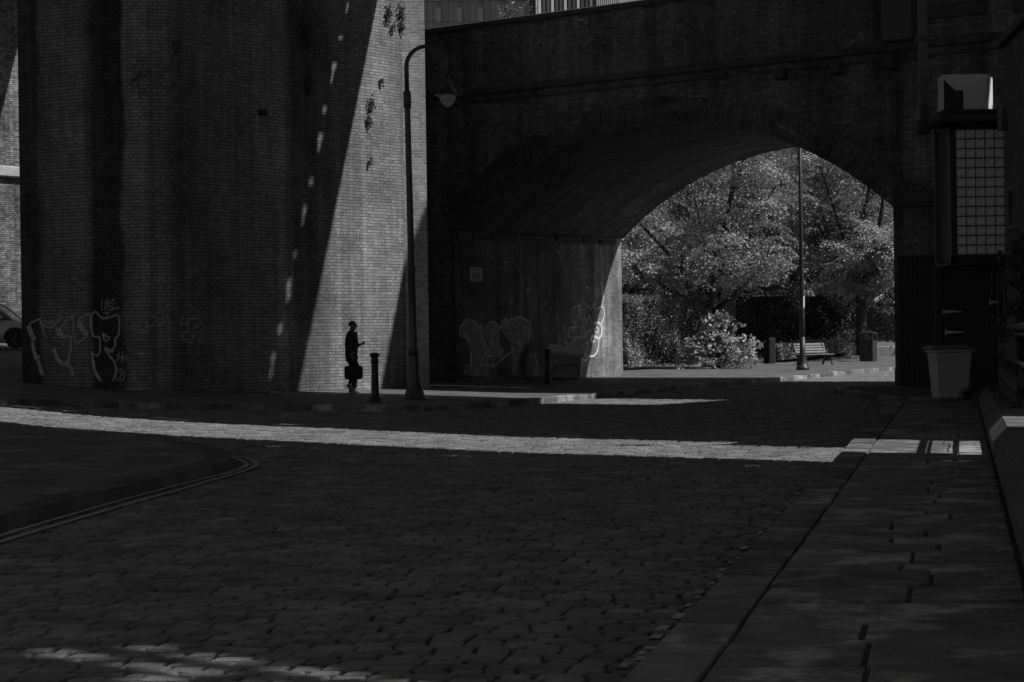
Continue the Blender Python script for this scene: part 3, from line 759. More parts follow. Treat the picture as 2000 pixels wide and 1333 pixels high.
for sy in (-1, 1):
    wh = MB(); wh.tube([(.27, sy * .25, .1), (.27, sy * .30, .1)], .1, 20); wo_ = wh.build('wheel', M_rub, wb)
m = MB(); m.tube([(.10 + .0, -.262, .03), (.10, -.268, .12), (.14, -.272, .2), (.22, -.275, .25), (.31, -.278, .26)], .012, 8); m.build('wheel_arch_rib', M_bindk, wb)
gb = gp(1106, 739, .12)
gb_o = thing('grit_bin', 'squat pale grit bin with sloping lid against the wall inside the arch', 'grit bin', (gb.x * .972, gb.y * .972, g(gb.x, gb.y) + .115), R(-6))
m = MB(); m.box((0, 0, .42), (1.02, .62, .78), bev=.04, taper=.88); m.build('body', mat('grit_bin_plastic', .27, .6, .2, 3), gb_o)
m = MB(); L_ = [(-.60, -.36, .80), (.60, -.36, .68), (.60, .36, .68), (-.60, .36, .80)]; U_ = [(-.58, -.36, .92), (.6, -.36, .76), (.6, .34, .86), (-.5, .34, 1.12)]
m.idx(L_ + U_, [(3, 2, 1, 0), (4, 5, 6, 7), (0, 1, 5, 4), (1, 2, 6, 5), (2, 3, 7, 6), (3, 0, 4, 7)]); m.build('lid', mat('grit_bin_lid', .42, .6, .2, 3), gb_o)
m = MB(); m.tube([(-.45, -.285, .1), (-.40, -.30, .30), (-.2, -.315, .42), (.2, -.32, .46), (.42, -.31, .36), (.45, -.29, .1)], .014, 8); m.box((.25, -.27, .04), (.2, .05, .06)); m.box((-.25, -.27, .04), (.2, .05, .06)); m.build('moulded_rib', M_iron, gb_o)

# ------------------------------------------------------------------ bollards
def bollard(px, py, label, s=1.0):
    p = gp(px, py, .12); o = thing('bollard', label, 'bollard', (p.x, p.y, g(p.x, p.y) + .11), 0, 'cast-iron bollards on the left pavement')
    o.scale = (s, s, s)
    m = MB(); m.lathe([(.125, 0), (.125, .05), (.10, .08), (.085, .12), (.078, .3), (.072, .80), (.072, .815)], n=24); m.build('shaft', M_iron, o, smooth=True)
    m = MB(); m.lathe([(.074, .80), (.088, .805), (.09, .825), (.076, .835), (.072, .88), (.075, .92), (.10, .945), (.108, .965), (.098, .985), (.06, 1.005), (.0, 1.012)], n=24); m.build('cap', M_iron, o, smooth=True)
    return o
bollard(733, 784, 'black cast-iron bollard with domed cap in front of the sunlit brickwork')
bollard(1071, 750, 'dark bollard standing at the left corner of the grit bin', .98)

# ------------------------------------------------------------------ street lamps
lp = gp(810, 780, .12); LZ = g(lp.x, lp.y) + .11
sl_ = thing('street_lamp', 'old black swan-neck street lamp with bell shade on the corner pavement', 'street lamp', (lp.x, lp.y, LZ)); sl_.rotation_euler = (0, -.011, 0)
m = MB(); m.lathe([(.25, 0), (.245, .03), (.225, .06), (.17, .25), (.14, .42), (.118, .6), (.108, .9), (.11, .98)], n=28); m.build('base', M_lamp, sl_, smooth=True)
m = MB(); m.lathe([(.11, .97), (.125, .98), (.125, 1.04), (.1, 1.06), (.088, 1.1), (.08, 2.7), (.095, 2.73), (.095, 2.80), (.074, 2.84), (.066, 4.6), (.062, 6.2), (.062, 6.25)], n=24); m.build('post', M_lamp, sl_, smooth=True)
m = MB(); m.lathe([(.06, 6.2), (.082, 6.22), (.082, 6.55), (.06, 6.58), (.05, 6.6)], n=24); m.build('collar', M_lamp, sl_, smooth=True)
m = MB(); pts = [(0, 0, 6.5), (0, 0, 7.05)] + [(.43 - .43 * math.cos(a), 0, 7.09 + .43 * math.sin(a)) for a in frange(.08, math.pi, 22)] + [(.86, 0, 6.83)]
m.tube(pts, [lerp(.05, .032, i / (len(pts) - 1)) for i in range(len(pts))], 14); m.build('arm', M_lamp, sl_, smooth=True)
lh = thing('lamp_head', '', '', (0, 0, 0)) if False else None
m = MB(); m.lathe([(.045, 6.86), (.065, 6.85), (.065, 6.80), (.07, 6.76), (.085, 6.72), (.12, 6.64), (.165, 6.57), (.21, 6.52), (.275, 6.48), (.275, 6.465), (.19, 6.465)], (.865, 0, 0), n=30); m.build('lamp_shade', M_lamp, sl_, smooth=True)
m = MB(); m.lathe([(.19, 6.466), (.185, 6.44), (.155, 6.36), (.10, 6.27), (.05, 6.225), (.0, 6.21)], (.865, 0, 0), n=28)
m.build('glass_bowl', mat('frosted_bowl', .42, .25, .05, 2, spec=.6), sl_, smooth=True)
m = MB(); m.tube([(1.02, -.02, 6.66), (1.10, -.02, 6.56), (1.16, -.02, 6.53)], .014, 8); m.lathe([(.035, 6.50), (.05, 6.52), (.05, 6.57), (.03, 6.60), (.0, 6.605)], (1.15, -.02, 0), 14); m.build('photocell', M_pipe, sl_, smooth=True)
lp2 = gp(1568, 723, .12)
fl = thing('street_lamp', 'tall straight black lamp post beside the bench beyond the arch', 'street lamp', (lp2.x, lp2.y, g(lp2.x, lp2.y) + .11))
m = MB(); m.lathe([(.235, 0), (.235, .11), (.21, .12), (.16, .22), (.12, .36), (.105, .5), (.098, 1.2)], n=26); m.build('base', M_iron, fl, smooth=True)
m = MB(); m.lathe([(.1, 1.19), (.095, 1.9), (.09, 2.5), (.085, 3.2), (.07, 5.0), (.06, 8.2), (.0, 8.25)], n=22); m.build('post', M_iron, fl, smooth=True)
m = MB(); m.lathe([(.103, 2.16), (.108, 2.17), (.108, 2.20), (.103, 2.21)], n=22); m.build('band', M_pipe, fl, smooth=True)
m = MB()
for i in range(6):
    a0, a1 = -1.1 + i * .17, -1.1 + (i + 1) * .17; r_ = .094
    m.face([(r_ * math.cos(a0), r_ * math.sin(a0), 2.23), (r_ * math.cos(a1), r_ * math.sin(a1), 2.23), (r_ * math.cos(a1), r_ * math.sin(a1), 2.62), (r_ * math.cos(a0), r_ * math.sin(a0), 2.62)])
m.build('sticker', M_white, fl)
m = MB(); m.tube([(0, 0, 8.0), (0, 0, 8.6)] + [(.43 - .43 * math.cos(a), 0, 8.6 + .43 * math.sin(a)) for a in frange(.1, math.pi, 12)], .035, 10); m.lathe([(.04, 8.45), (.08, 8.38), (.26, 8.15), (.26, 8.13), (.18, 8.13), (.1, 7.95), (0, 7.9)], (.86, 0, 0), 20); m.build('arm', M_iron, fl, smooth=True)

# ------------------------------------------------------------------ bench and litter bin beyond the arch
M_slat = mat('bench_slat', .16, .6, .25, 6)
b1 = gp(1592, 713, .12)
bn = thing('park_bench', 'slatted park bench on dark cast legs by the hedge beyond the arch', 'bench', (b1.x, b1.y, g(b1.x, b1.y) + .115), R(36))
for i in range(4): m = MB(); m.box((0, -.22 + i * .125, .43), (1.72, .10, .035), bev=.008); m.build('seat_slat', M_slat, bn)
for i in range(4): m = MB(); m.box((0, .25 + i * .035, .53 + i * .105), (1.72, .03, .085), bev=.008, M=Matrix.Rotation(R(-18), 4, 'X')); m.build('back_slat', M_slat, bn)
for sx in (-.72, .72):
    m = MB()
    for pts in ([(sx, -.28, 0), (sx, -.2, .2), (sx, -.24, .4)], [(sx, .3, 0), (sx, .2, .2), (sx, .25, .42), (sx, .39, .92)], [(sx, -.2, .2), (sx, .2, .2)], [(sx, -.27, .4), (sx, .25, .4)]): m.tube(pts, .045, 8)
    m.build('leg', M_iron, bn)
lb = gp(1696, 706, .12)
lt = thing('litter_bin', 'square black litter bin with open slots and hipped lid under the right tree', 'litter bin', (lb.x, lb.y, g(lb.x, lb.y) + .115), R(-28))
m = MB(); m.box((0, 0, .46), (.62, .62, .92), bev=.02); m.build('body', M_iron, lt)
for sx in (-1, 1):
    for sy in (-1, 1): m = MB(); m.box((sx * .27, sy * .27, 1.06), (.08, .08, .3), bev=.01); m.build('corner_post', M_iron, lt)
m = MB(); m.box((0, 0, 1.22), (.70, .70, .05), bev=.015); m.idx([(-.35, -.35, 1.245), (.35, -.35, 1.245), (.35, .35, 1.245), (-.35, .35, 1.245), (0, 0, 1.37)], [(0, 1, 4), (1, 2, 4), (2, 3, 4), (3, 0, 4)]); m.build('lid', M_iron, lt)
m = MB(); m.lathe([(.055, -.004), (.055, .0)], n=14); eb = m.build('emblem', M_pipe, lt); eb.location = (0, -.314, .66); eb.rotation_euler = (R(90), 0, 0)

# ------------------------------------------------------------------ walking person with a bag
def skin(name, V, Ed, Rad, m, parent, sub=2, root=0):
    me = bpy.data.meshes.new(name); me.from_pydata([tuple(v) for v in V], Ed, []); me.materials.append(m)
    o = bpy.data.objects.new(name, me); COL.objects.link(o)
    if parent: o.parent = parent
    md = o.modifiers.new('skin', 'SKIN'); md.use_smooth_shade = True
    for i, sv in enumerate(me.skin_vertices[0].data):
        r_ = Rad[i]; sv.radius = r_ if hasattr(r_, '__len__') else (r_, r_); sv.use_root = (i == root)
    sb = o.modifiers.new('sub', 'SUBSURF'); sb.levels = sub; sb.render_levels = sub
    return o
M_skin = mat('skin', .09, .6, .1, 20)
M_coat = mat('black_coat', .012, .85, .3, 12, .2, 60)
M_trs = mat('dark_trousers', .014, .9, .3, 12, .2, 60)
M_hair = mat('black_hair', .008, .6, .3, 40)
M_shoe = mat('pale_suede_shoe', .13, .8, .2, 20)
M_bag = mat('black_bag_cloth', .016, .8, .3, 20, .2, 80)
pp = gp(690, 768, .115)
pe_ = thing('person', 'person in a dark coat walking right past the sunlit wall, one fist raised', 'person', (pp.x, pp.y, g(pp.x, pp.y) + .115), R(-4))
J = {}
V = []; Ed = []; Rad = []
def jv(nm, p, r_, par=None):
    J[nm] = len(V); V.append(p); Rad.append(r_)
    if par is not None: Ed.append((J[par], J[nm]))
jv('pelvis', (-.03, 0, .90), (.13, .11)); jv('waist', (-.03, 0, 1.06), (.125, .10), 'pelvis'); jv('chest', (-.01, 0, 1.27), (.14, .12), 'waist'); jv('neckb', (-.02, 0, 1.43), (.07, .075), 'chest')
jv('neck', (.005, 0, 1.49), .055, 'neckb'); jv('skull', (.012, 0, 1.578), (.112, .125), 'neck'); jv('crown', (.01, 0, 1.66), (.085, .095), 'skull')
jv('chin', (.075, 0, 1.515), (.045, .045), 'skull'); jv('nose', (.118, 0, 1.57), (.017, .017), 'skull')
for sd, nm in ((-1, 'R'), (1, 'L')):
    jv('sh' + nm, (-.02, sd * .18, 1.385), .06, 'chest')
    if nm == 'R': el, wr, hd = (-.07, -.235, 1.11), (.0, -.235, .885), (.02, -.235, .83)
    else: el, wr, hd = (-.05, .225, 1.10), (.15, .18, 1.125), (.20, .17, 1.15)
    jv('el' + nm, el, .047, 'sh' + nm); jv('wr' + nm, wr, .032, 'el' + nm); jv('hd' + nm, hd, (.036, .022), 'wr' + nm)
    hv = Vector(hd); dv = (hv - Vector(wr)).normalized(); sv = Vector((1, 0, 0)) if nm == 'R' else Vector((0, -.5, .85))
    for i in range(4):
        b = hv + dv * .035 + sv * (.03 - i * .02); ln = (.030, .036, .033, .025)[i]
        jv('f%s%d' % (nm, i), b, .0095, 'hd' + nm); e = b + dv * ln + Vector((0, .015, 0)); jv('g%s%d' % (nm, i), e, .0088, 'f%s%d' % (nm, i)); jv('h%s%d' % (nm, i), e + Vector((0, .03, .0)) - dv * .012, .008, 'g%s%d' % (nm, i))
    b = hv + sv * .035; jv('t' + nm, b, .011, 'hd' + nm); jv('u' + nm, b + dv * .03 + Vector((0, .012, 0)), .0095, 't' + nm)
jv('hipR', (-.03, -.09, .86), .09, 'pelvis'); jv('knR', (.135, -.10, .50), .062, 'hipR'); jv('anR', (-.085, -.10, .215), .042, 'knR'); jv('toR', (-.02, -.10, .075), .036, 'anR')
jv('hipL', (-.03, .09, .86), .09, 'pelvis'); jv('knL', (.03, .09, .49), .062, 'hipL'); jv('anL', (.01, .09, .10), .042, 'knL'); jv('toL', (.10, .09, .035), .034, 'anL')
body = skin('body', V, Ed, Rad, M_skin, pe_)
# coat
V = [(-.02, 0, .78), (-.035, 0, .96), (-.015, 0, 1.2), (-.005, 0, 1.33), (-.02, 0, 1.45), (-.02, -.185, 1.385), (-.085, -.24, 1.11), (-.01, -.24, .92), (-.02, .185, 1.385), (-.045, .23, 1.12), (.155, .19, 1.127)]
skin('coat', V, [(0, 1), (1, 2), (2, 3), (3, 4), (3, 5), (5, 6), (6, 7), (3, 8), (8, 9), (9, 10)], [(.10, .135), (.15, .165), (.172, .18), (.175, .16), (.085, .09), .10, .082, .06, .10, .082, .058], M_coat, pe_)
V = [(-.03, 0, .92), (-.03, -.085, .82), (.06, -.098, .66), (.14, -.10, .50), (.02, -.10, .345), (-.075, -.10, .225), (-.03, .085, .82), (0, .09, .64), (.03, .09, .49), (.02, .09, .3), (.012, .09, .10)]
skin('trousers', V, [(0, 1), (1, 2), (2, 3), (3, 4), (4, 5), (0, 6), (6, 7), (7, 8), (8, 9), (9, 10)], [(.125, .145), .118, .11, .098, .084, .07, .135, .115, .092, .08, .07], M_trs, pe_)
m = MB()      # close-cropped hair: a cap over the back and top of the skull
vs = []; fs = []; na, nb = 14, 8
for ib_ in range(nb + 1):
    ph = math.pi * .56 * ib_ / nb
    for ia in range(na):
        a = 6.283 * ia / na; fr_ = 1 if math.cos(a) < .25 else lerp(1, .62, (math.cos(a) - .25) / .75)
        p = ph * fr_; vs.append((.006 + .094 * math.sin(p) * math.cos(a) - .006 * p, .08 * math.sin(p) * math.sin(a), 1.60 + .10 * math.cos(p)))
for ib_ in range(nb):
    for ia in range(na): fs.append((ib_ * na + ia, (ib_ + 1) * na + ia, (ib_ + 1) * na + (ia + 1) % na, ib_ * na + (ia + 1) % na))
m.idx(vs, fs); m.build('hair', M_hair, pe_, smooth=True)
skin('beard', [(.045, 0, 1.51), (.085, 0, 1.515)], [(0, 1)], [(.055, .05), (.04, .036)], M_hair, pe_)
for sy in (-1, 1): m = MB(); m.lathe([(.0, -.03), (.018, -.02), (.022, .0), (.018, .022), (0, .03)], (.005, sy * .083, 1.56), 8); m.build('ear', M_skin, pe_, smooth=True)
def shoe(ax, ay, az, pitch):
    m = MB(); pr = [(-.10, .0, .035, .05), (-.085, .0, .04, .085), (-.02, 0, .043, .09), (.05, 0, .046, .07), (.11, 0, .044, .05), (.155, 0, .03, .035)]
    vs = []; fs = []; k = 8
    for x, z0, hw, hh in pr:
        for (a, b) in ((-1, 0), (-1, .5), (-.7, .9), (-.25, 1), (.25, 1), (.7, .9), (1, .5), (1, 0)): vs.append((x, a * hw, z0 + b * hh))
    for i in range(len(pr) - 1):
        for j in range(k): fs.append((i * k + j, i * k + (j + 1) % k, (i + 1) * k + (j + 1) % k, (i + 1) * k + j))
    fs += [tuple(range(k)), tuple(range(len(pr) * k - 1, len(pr) * k - k - 1, -1))]
    m.idx(vs, fs); o = m.build('shoe', M_shoe, pe_); o.location = (ax, ay, az); o.rotation_euler = (0, pitch, 0)
    m = MB(); m.box((.03, 0, -.006), (.265, .088, .022), bev=.008); s = m.build('sole', M_bindk, o)
shoe(-.075, -.10, .115, R(44)); shoe(-.02, .09, .018, R(0))
bgm = thing('holdall_bag', 'boxy black holdall bag carried low in the walking person\'s near hand', 'bag', (pp.x, pp.y, g(pp.x, pp.y) + .115), R(-4))
m = MB(); m.box((.055, -.255, .485), (.42, .17, .315), bev=.04); m.build('body', M_bag, bgm)
m = MB(); m.tube([(-.05, -.255, .635), (-.035, -.25, .73), (.0, -.24, .79), (.03, -.238, .805), (.06, -.24, .79), (.13, -.25, .73), (.15, -.255, .635)], .011, 8); m.build('handle', M_bag, bgm)
m = MB(); m.box((.055, -.345, .46), (.30, .02, .17), bev=.015); m.build('pocket', M_bag, bgm)

# ------------------------------------------------------------------ parked car at the left edge
M_car = mat('white_car_paint', .42, .22, .04, 1, spec=.6)
M_glass = mat('car_glass', .012, .06, .1, 2, spec=.7)
cz_ = g(-17.6, 66) + .115
car = thing('parked_car', 'small white hatchback parked in the shade behind the brick pier', 'car', (0, 0, 0))
Yc = 66.0; xw = (41 - 1000) / F * Yc - .0
car.location = (xw - 1.22, Yc, 1.5 - (681 - 668.4) / F * Yc)
cz_ = car.location.z
# body: stations along x (x, half width, sill z, belt z)
st = [(-1.78, .62, .42, .80), (-1.70, .74, .30, .95), (-1.3, .80, .20, 1.0), (-.6, .82, .18, .99), (.2, .83, .18, .97), (.8, .82, .18, .95), (1.2, .80, .2, .92), (1.55, .76, .24, .86), (1.78, .66, .30, .74), (1.86, .5, .36, .62)]
m = MB(); vs = []; fs = []
for x, hw, z0, z1 in st:
    zm = lerp(z0, z1, .55)
    for y_, z_ in ((-hw * .94, z0), (-hw, lerp(z0, z1, .25)), (-hw, zm), (-hw * .955, lerp(z0, z1, .9)), (-hw * .86, z1), (hw * .86, z1), (hw * .955, lerp(z0, z1, .9)), (hw, zm), (hw, lerp(z0, z1, .25)), (hw * .94, z0)): vs.append((x, y_, z_))
k = 10
for i in range(len(st) - 1):
    for j in range(k): fs.append((i * k + j, i * k + (j + 1) % k, (i + 1) * k + (j + 1) % k, (i + 1) * k + j)[::-1])
fs += [tuple(range(k)), tuple(range(len(st) * k - 1, len(st) * k - k - 1, -1))]
m.idx(vs, fs); m.build('body', M_car, car, smooth=True)
m = MB()   # roof and pillars
rf = [(-1.72, .60, 1.02), (-1.45, .60, 1.40), (-1.0, .60, 1.49), (-.2, .60, 1.52), (.35, .58, 1.47), (.52, .57, 1.43)]
vs = [(x, s * w, z) for x, w, z in rf for s in (-1, 1)]; m.idx(vs + [(v[0], v[1], v[2] - .06) for v in vs], [(2 * i, 2 * i + 1, 2 * i + 3, 2 * i + 2)[::-1] for i in range(5)] + [(12 + 2 * i, 12 + 2 * i + 1, 12 + 2 * i + 3, 12 + 2 * i + 2) for i in range(5)]); m.build('roof', M_car, car, smooth=True)
for s in (-1, 1):
    m = MB(); m.tube([(1.12, s * .70, .93), (.52, s * .585, 1.43), (.3, s * .60, 1.475), (-.2, s * .605, 1.505), (-1.0, s * .61, 1.475), (-1.45, s * .61, 1.39), (-1.72, s * .66, .98)], .045, 8); m.tube([(-.25, s * .72, .97), (-.35, s * .61, 1.5)], .04, 8); m.build('pillar', M_car, car, smooth=True)
    m = MB(); m.face([(1.05, s * .715, .95), (.5, s * .60, 1.41), (-.2, s * .615, 1.49), (-1.0, s * .615, 1.46), (-1.42, s * .62, 1.37), (-1.65, s * .69, .98)]); m.build('side_window', M_glass, car)
    m = MB(); m.box((.78, s * .90, 1.02), (.16, .20, .14), bev=.05); mr = m.build('mirror', M_car, car); m = MB(); m.box((.80, s * .78, .955), (.08, .14, .04), bev=.01); m.build('mirror_arm', M_rub, mr)
    m = MB(); m.lathe([(.0, 0), (.12, .0), (.14, .03), (.10, .08), (0, .09)], n=16); hl = m.build('headlight', M_glass, car); hl.location = (1.66, s * .58, .72); hl.rotation_euler = (0, R(70), 0)
    for x in (-1.22, 1.22):
        ty = MB(); ty.tube([(x, s * .60, .32), (x, s * .615, .32), (x, s * .80, .32), (x, s * .815, .32)], [.29, .32, .32, .285], 28); w_o = ty.build('wheel', M_rub, car)
        m = MB()
        for a in range(5):
            an = a * 2 * math.pi / 5; m.tube([(x, s * .80, .32), (x + .2 * math.cos(an), s * .822, .32 + .2 * math.sin(an))], .03, 6)
        m.lathe([(.05, 0), (.05, .02)], (x, s * .81, .31), 10); m.build('rim', M_pipe, w_o)
        m = MB(); pts = [(x + .38 * math.cos(a), s * .826, .32 + .38 * math.sin(a)) for a in frange(0, math.pi, 14)]; m.face(pts[::1] if s < 0 else pts[::-1]); m.build('wheel_arch', M_rub, car)
m = MB(); m.face([(1.14, -.68, .945), (1.14, .68, .945), (.54, .56, 1.425), (.54, -.56, 1.425)]); m.build('windscreen', M_glass, car)

# ------------------------------------------------------------------ far viaduct seen at the left edge
M_fv = brick('pale_viaduct_brick', .20, .05, var=.5, streak=.35, dark=.7)
fv = thing('brick_viaduct', 'pale sunlit brick viaduct wall with a stone band, behind the white car', 'viaduct')
va, vb_ = Vector((-21.8, 69.0)), Vector((-14.2, 79.0)); m = MB(); m.wall([(va.x, va.y), (vb_.x, vb_.y)], 0, 16); m.wall([(-40, 69.2), (va.x, va.y)], 0, 16); m.build('wall', M_fv, fv)
zb2 = at(12, 340, 74.3)
d = (vb_ - va).normalized(); m = MB(); c = (va + vb_) / 2 + Vector((d.y, -d.x)) * .08
m.box((c.x, c.y, zb2.z), (12.5, .3, .40), math.atan2(d.y, d.x), .04); m.build('stone_band', M_stone, fv)

# ------------------------------------------------------------------ modern block behind the parapet
M_pan = mat('grey_facade_panel', .36, .6, .12, .3); M_fin = mat('dark_facade_fin', .05, .6, .1, 1); M_win = mat('pale_window', .6, .2, .1, 1)
ob = thing('office_block', 'modern grey office block with dark fins and slot windows above the parapet', 'building', (0, 0, 0))
Yo = 150.0; sc_ = Yo / F
def ox(px): return (px - 1000) * sc_
def oz(py): return 1.5 + (656 - py) * sc_
m = MB(); m.box(((ox(700) + ox(1056)) / 2, Yo + 6, 18), (ox(1056) - ox(700), 12, 36)); m.box((ox(1250), Yo + 8.5, 18), (ox(1440) - ox(1060), 12, 36)); m.build('wall', M_pan, ob)
x = 835.0
while x < 1050:
    m = MB(); m.box((ox(x), Yo - .4, 18), (.24, .8, 36)); m.build('fin', M_fin, ob)
    for zc_, h_ in ((oz(29), 1.05), (oz(-8), .75), (oz(60), .6)):
        m = MB(); m.box((ox(x) - .38, Yo - .02, zc_), (.36, .08, h_)); m.build('window', M_win, ob)
    for xx in (.55, .95):
        m = MB(); m.box((ox(x) + xx - .2, Yo - .003, 18), (.02, .02, 36)); m.build('panel_joint', M_fin, ob)
    x += 41
for zz in (oz(42), oz(3), oz(-40)): m = MB(); m.box(((ox(700) + ox(1050)) / 2, Yo - .006, zz), (ox(1050) - ox(700), .02, .035)); m.build('floor_joint', M_fin, ob)
m = MB(); m.box((ox(1049), Yo - .2, 18), (.3, .6, 36)); m.build('corner_fin', M_fin, ob); m = MB(); m.box((ox(1057), Yo - .25, 18), (.14, .7, 36)); m.build('corner_trim', M_win, ob); m = MB(); m.box((ox(1042), Yo - .25, 18), (.08, .7, 36)); m.build('corner_trim', M_win, ob)
x = 1064; i = 0
while x < 1180:
    m = MB(); m.box((ox(x), Yo + 2.3, 18), (.2, .5, 36)); m.build('fin', M_pipe if i % 3 else M_win, ob); x += 8.5; i += 1
for i in range(12): m = MB(); m.box((ox(1178 + i * 4), Yo + 2.2, 18), (.09, .6, 36)); m.build('louvre', M_win, ob)

# ------------------------------------------------------------------ houses beyond the trees
M_roof = mat('slate_roof', .16, .7, .25, 3, .3, 12)
M_hw = mat('house_wall', .10, .9, .25, 2)
hs = thing('house', 'low house with a slate roof and pale gutter half hidden behind the left tree', 'house')
a = at(1215, 560, 108); zr = a.z
m = MB(); m.box((a.x + 1.2, 112, 2.6), (9.4, 6, 3.4)); m.build('wall', M_hw, hs)
m = MB(); X0, X1 = a.x - 3.2, a.x + 5.0; m.face([(X0, 108.6, 4.25), (X1, 108.6, 4.25), (X1, 112, 5.9), (X0, 112, 5.9)]); m.face([(X0, 115.4, 4.25), (X0, 112, 5.9), (X1, 112, 5.9), (X1, 115.4, 4.25)])
for i in range(6): m.box(((X0 + X1) / 2, 108.6 + i * .55, 4.30 + i * .267), (X1 - X0, .02, .02))
m.build('roof', M_roof, hs)
m = MB(); m.box(((X0 + X1) / 2, 108.5, 4.08), (X1 - X0, .1, .22)); m.build('gutter', M_white, hs)
m = MB(); m.box((at(1312, 560, 108.4).x, 108.4, 3.4), (.5, .3, 3.6)); m.build('corner_post', M_hw, hs); m = MB(); m.box((at(1324, 560, 108.3).x, 108.3, 3.3), (.14, .1, 3.2)); m.build('drainpipe', M_white, hs)
h2 = thing('house', 'brick house with a pale window frame seen between the trees above the dark hedge', 'house')
m = MB(); m.wall([(at(1460, 560, 118).x, 118), (at(1700, 560, 118).x, 118)], 0, 9); m.wall([(at(1700, 560, 118).x, 118), (at(1700, 560, 118).x + 2, 126)], 0, 9); m.build('wall', M_face, h2)
c = at(1584, 562, 117.9); m = MB(); m.box((c.x - .0, 117.9, c.z - .2), (.5, .1, 1.6)); w = m.build('window', M_win, h2); m = MB(); m.box((c.x - .5, 117.85, c.z), (.34, .14, 2.4)); m.build('window_reveal', M_white, h2)
c = at(1487, 582, 117.9); m = MB(); m.box((c.x, 117.9, c.z - .5), (1.1, .1, 1.3)); w = m.build('window', M_win, h2); m = MB(); m.box((c.x, 117.83, c.z - .55), (.9, .02, 1.05)); m.build('pane', M_glass, w)
h3 = thing('building', 'tall dark brick block closing the view behind all the trees', 'building')
m = MB(); m.box((26, 142, 8), (70, 8, 17)); m.build('wall', M_face, h3)
m = MB()
for i in range(16): m.box((-4 + i * 3.6, 137.98, 8.2), (1.1, .1, 1.7)); m.box((-4 + i * 3.6, 137.98, 12.0), (1.1, .1, 1.7))
wq = m.build('window', M_glass, h3); wq['kind'] = 'stuff'
# vans behind the hedge
def van(px0, px1, py, Y, label, mt):
    a, b = at(px0, py, Y), at(px1, py, Y); L = b.x - a.x; zg = g((a.x + b.x) / 2, Y); H = a.z - zg
    o = thing('parked_van', label, 'van', ((a.x + b.x) / 2, Y, zg))
    m = MB(); h = L / 2
    pr = [(-h, .45), (h, .45), (h, H - .12), (h - .12, H), (-h + 1.0, H), (-h + .75, H - .05), (-h + .25, H * .62), (-h, H * .5)]
    vs = [(x, -.95, z) for x, z in pr] + [(x, .95, z) for x, z in pr]; k = len(pr)
    m.idx(vs, [tuple(range(k)), tuple(range(2 * k - 1, k - 1, -1))] + [(i, (i + 1) % k, k + (i + 1) % k, k + i)[::-1] for i in range(k)]); m.build('body', mt, o)
    m = MB(); m.face([(-h + .35, -.957, H * .62), (-h + 1.7, -.957, H * .62), (-h + 1.7, -.957, H * .92), (-h + .8, -.957, H * .92)]); m.build('side_window', M_glass, o)
    for x in (-h + .9, h - .9): m = MB(); m.tube([(x, -.98, .38), (x, -.7, .38)], .38, 20); m.build('wheel', M_rub, o)
van(1316, 1432, 575, 92, 'dark van roof showing above the hedge left of the tree trunk', M_iron)
van(1200, 1292, 573, 91, 'pale edged van roof just right of the arch wall above the hedge', M_iron)

# ------------------------------------------------------------------ plants and trees
def leaf(mb, p, size, rr, up=.5, tone=None, face=None):
    n_ = Vector((rr.gauss(0, 1), rr.gauss(0, 1), rr.gauss(0, 1) + up * 2.2)).normalized() if face is None else (face + Vector((rr.gauss(0, .38), rr.gauss(0, .38), rr.gauss(0, .38)))).normalized()
    a = n_.orthogonal().normalized(); a = Matrix.Rotation(rr.uniform(0, 6.28), 3, n_) @ a; b = n_.cross(a)
    s = size * rr.uniform(.65, 1.3); w = s * rr.uniform(.32, .5)
    i = len(mb.v); d = n_ * (s * .16)
    mb.v += [tuple(p - a * s * .5 - d), tuple(p + b * w), tuple(p + a * s * .5 - d), tuple(p - b * w)]
    mb.f.append((i, i + 1, i + 2, i + 3)); mb.uv.append([(0, 0)] * 4); mb.tone.append(rr.random() if tone is None else min(1, max(0, tone + rr.gauss(0, .18))))
def clump(mb, c, rx_, rz_, n_, size, rr, tone=.5, droop=.25):
    fc = Vector((rr.gauss(0, .55), rr.gauss(0, .55), .8)).normalized(); sx_, sy_ = fc.x / fc.z * .5, fc.y / fc.z * .5
    for _ in range(n_):
        a = rr.uniform(0, 6.283); q = math.sqrt(rr.random()); z = rr.gauss(0, .45) * rz_
        dx, dy = math.cos(a) * q * rx_, math.sin(a) * q * rx_
        leaf(mb, Vector((c[0] + dx, c[1] + dy, c[2] + z - droop * q * q * rx_ - dx * sx_ - dy * sy_)), size, rr, tone=tone, face=fc)
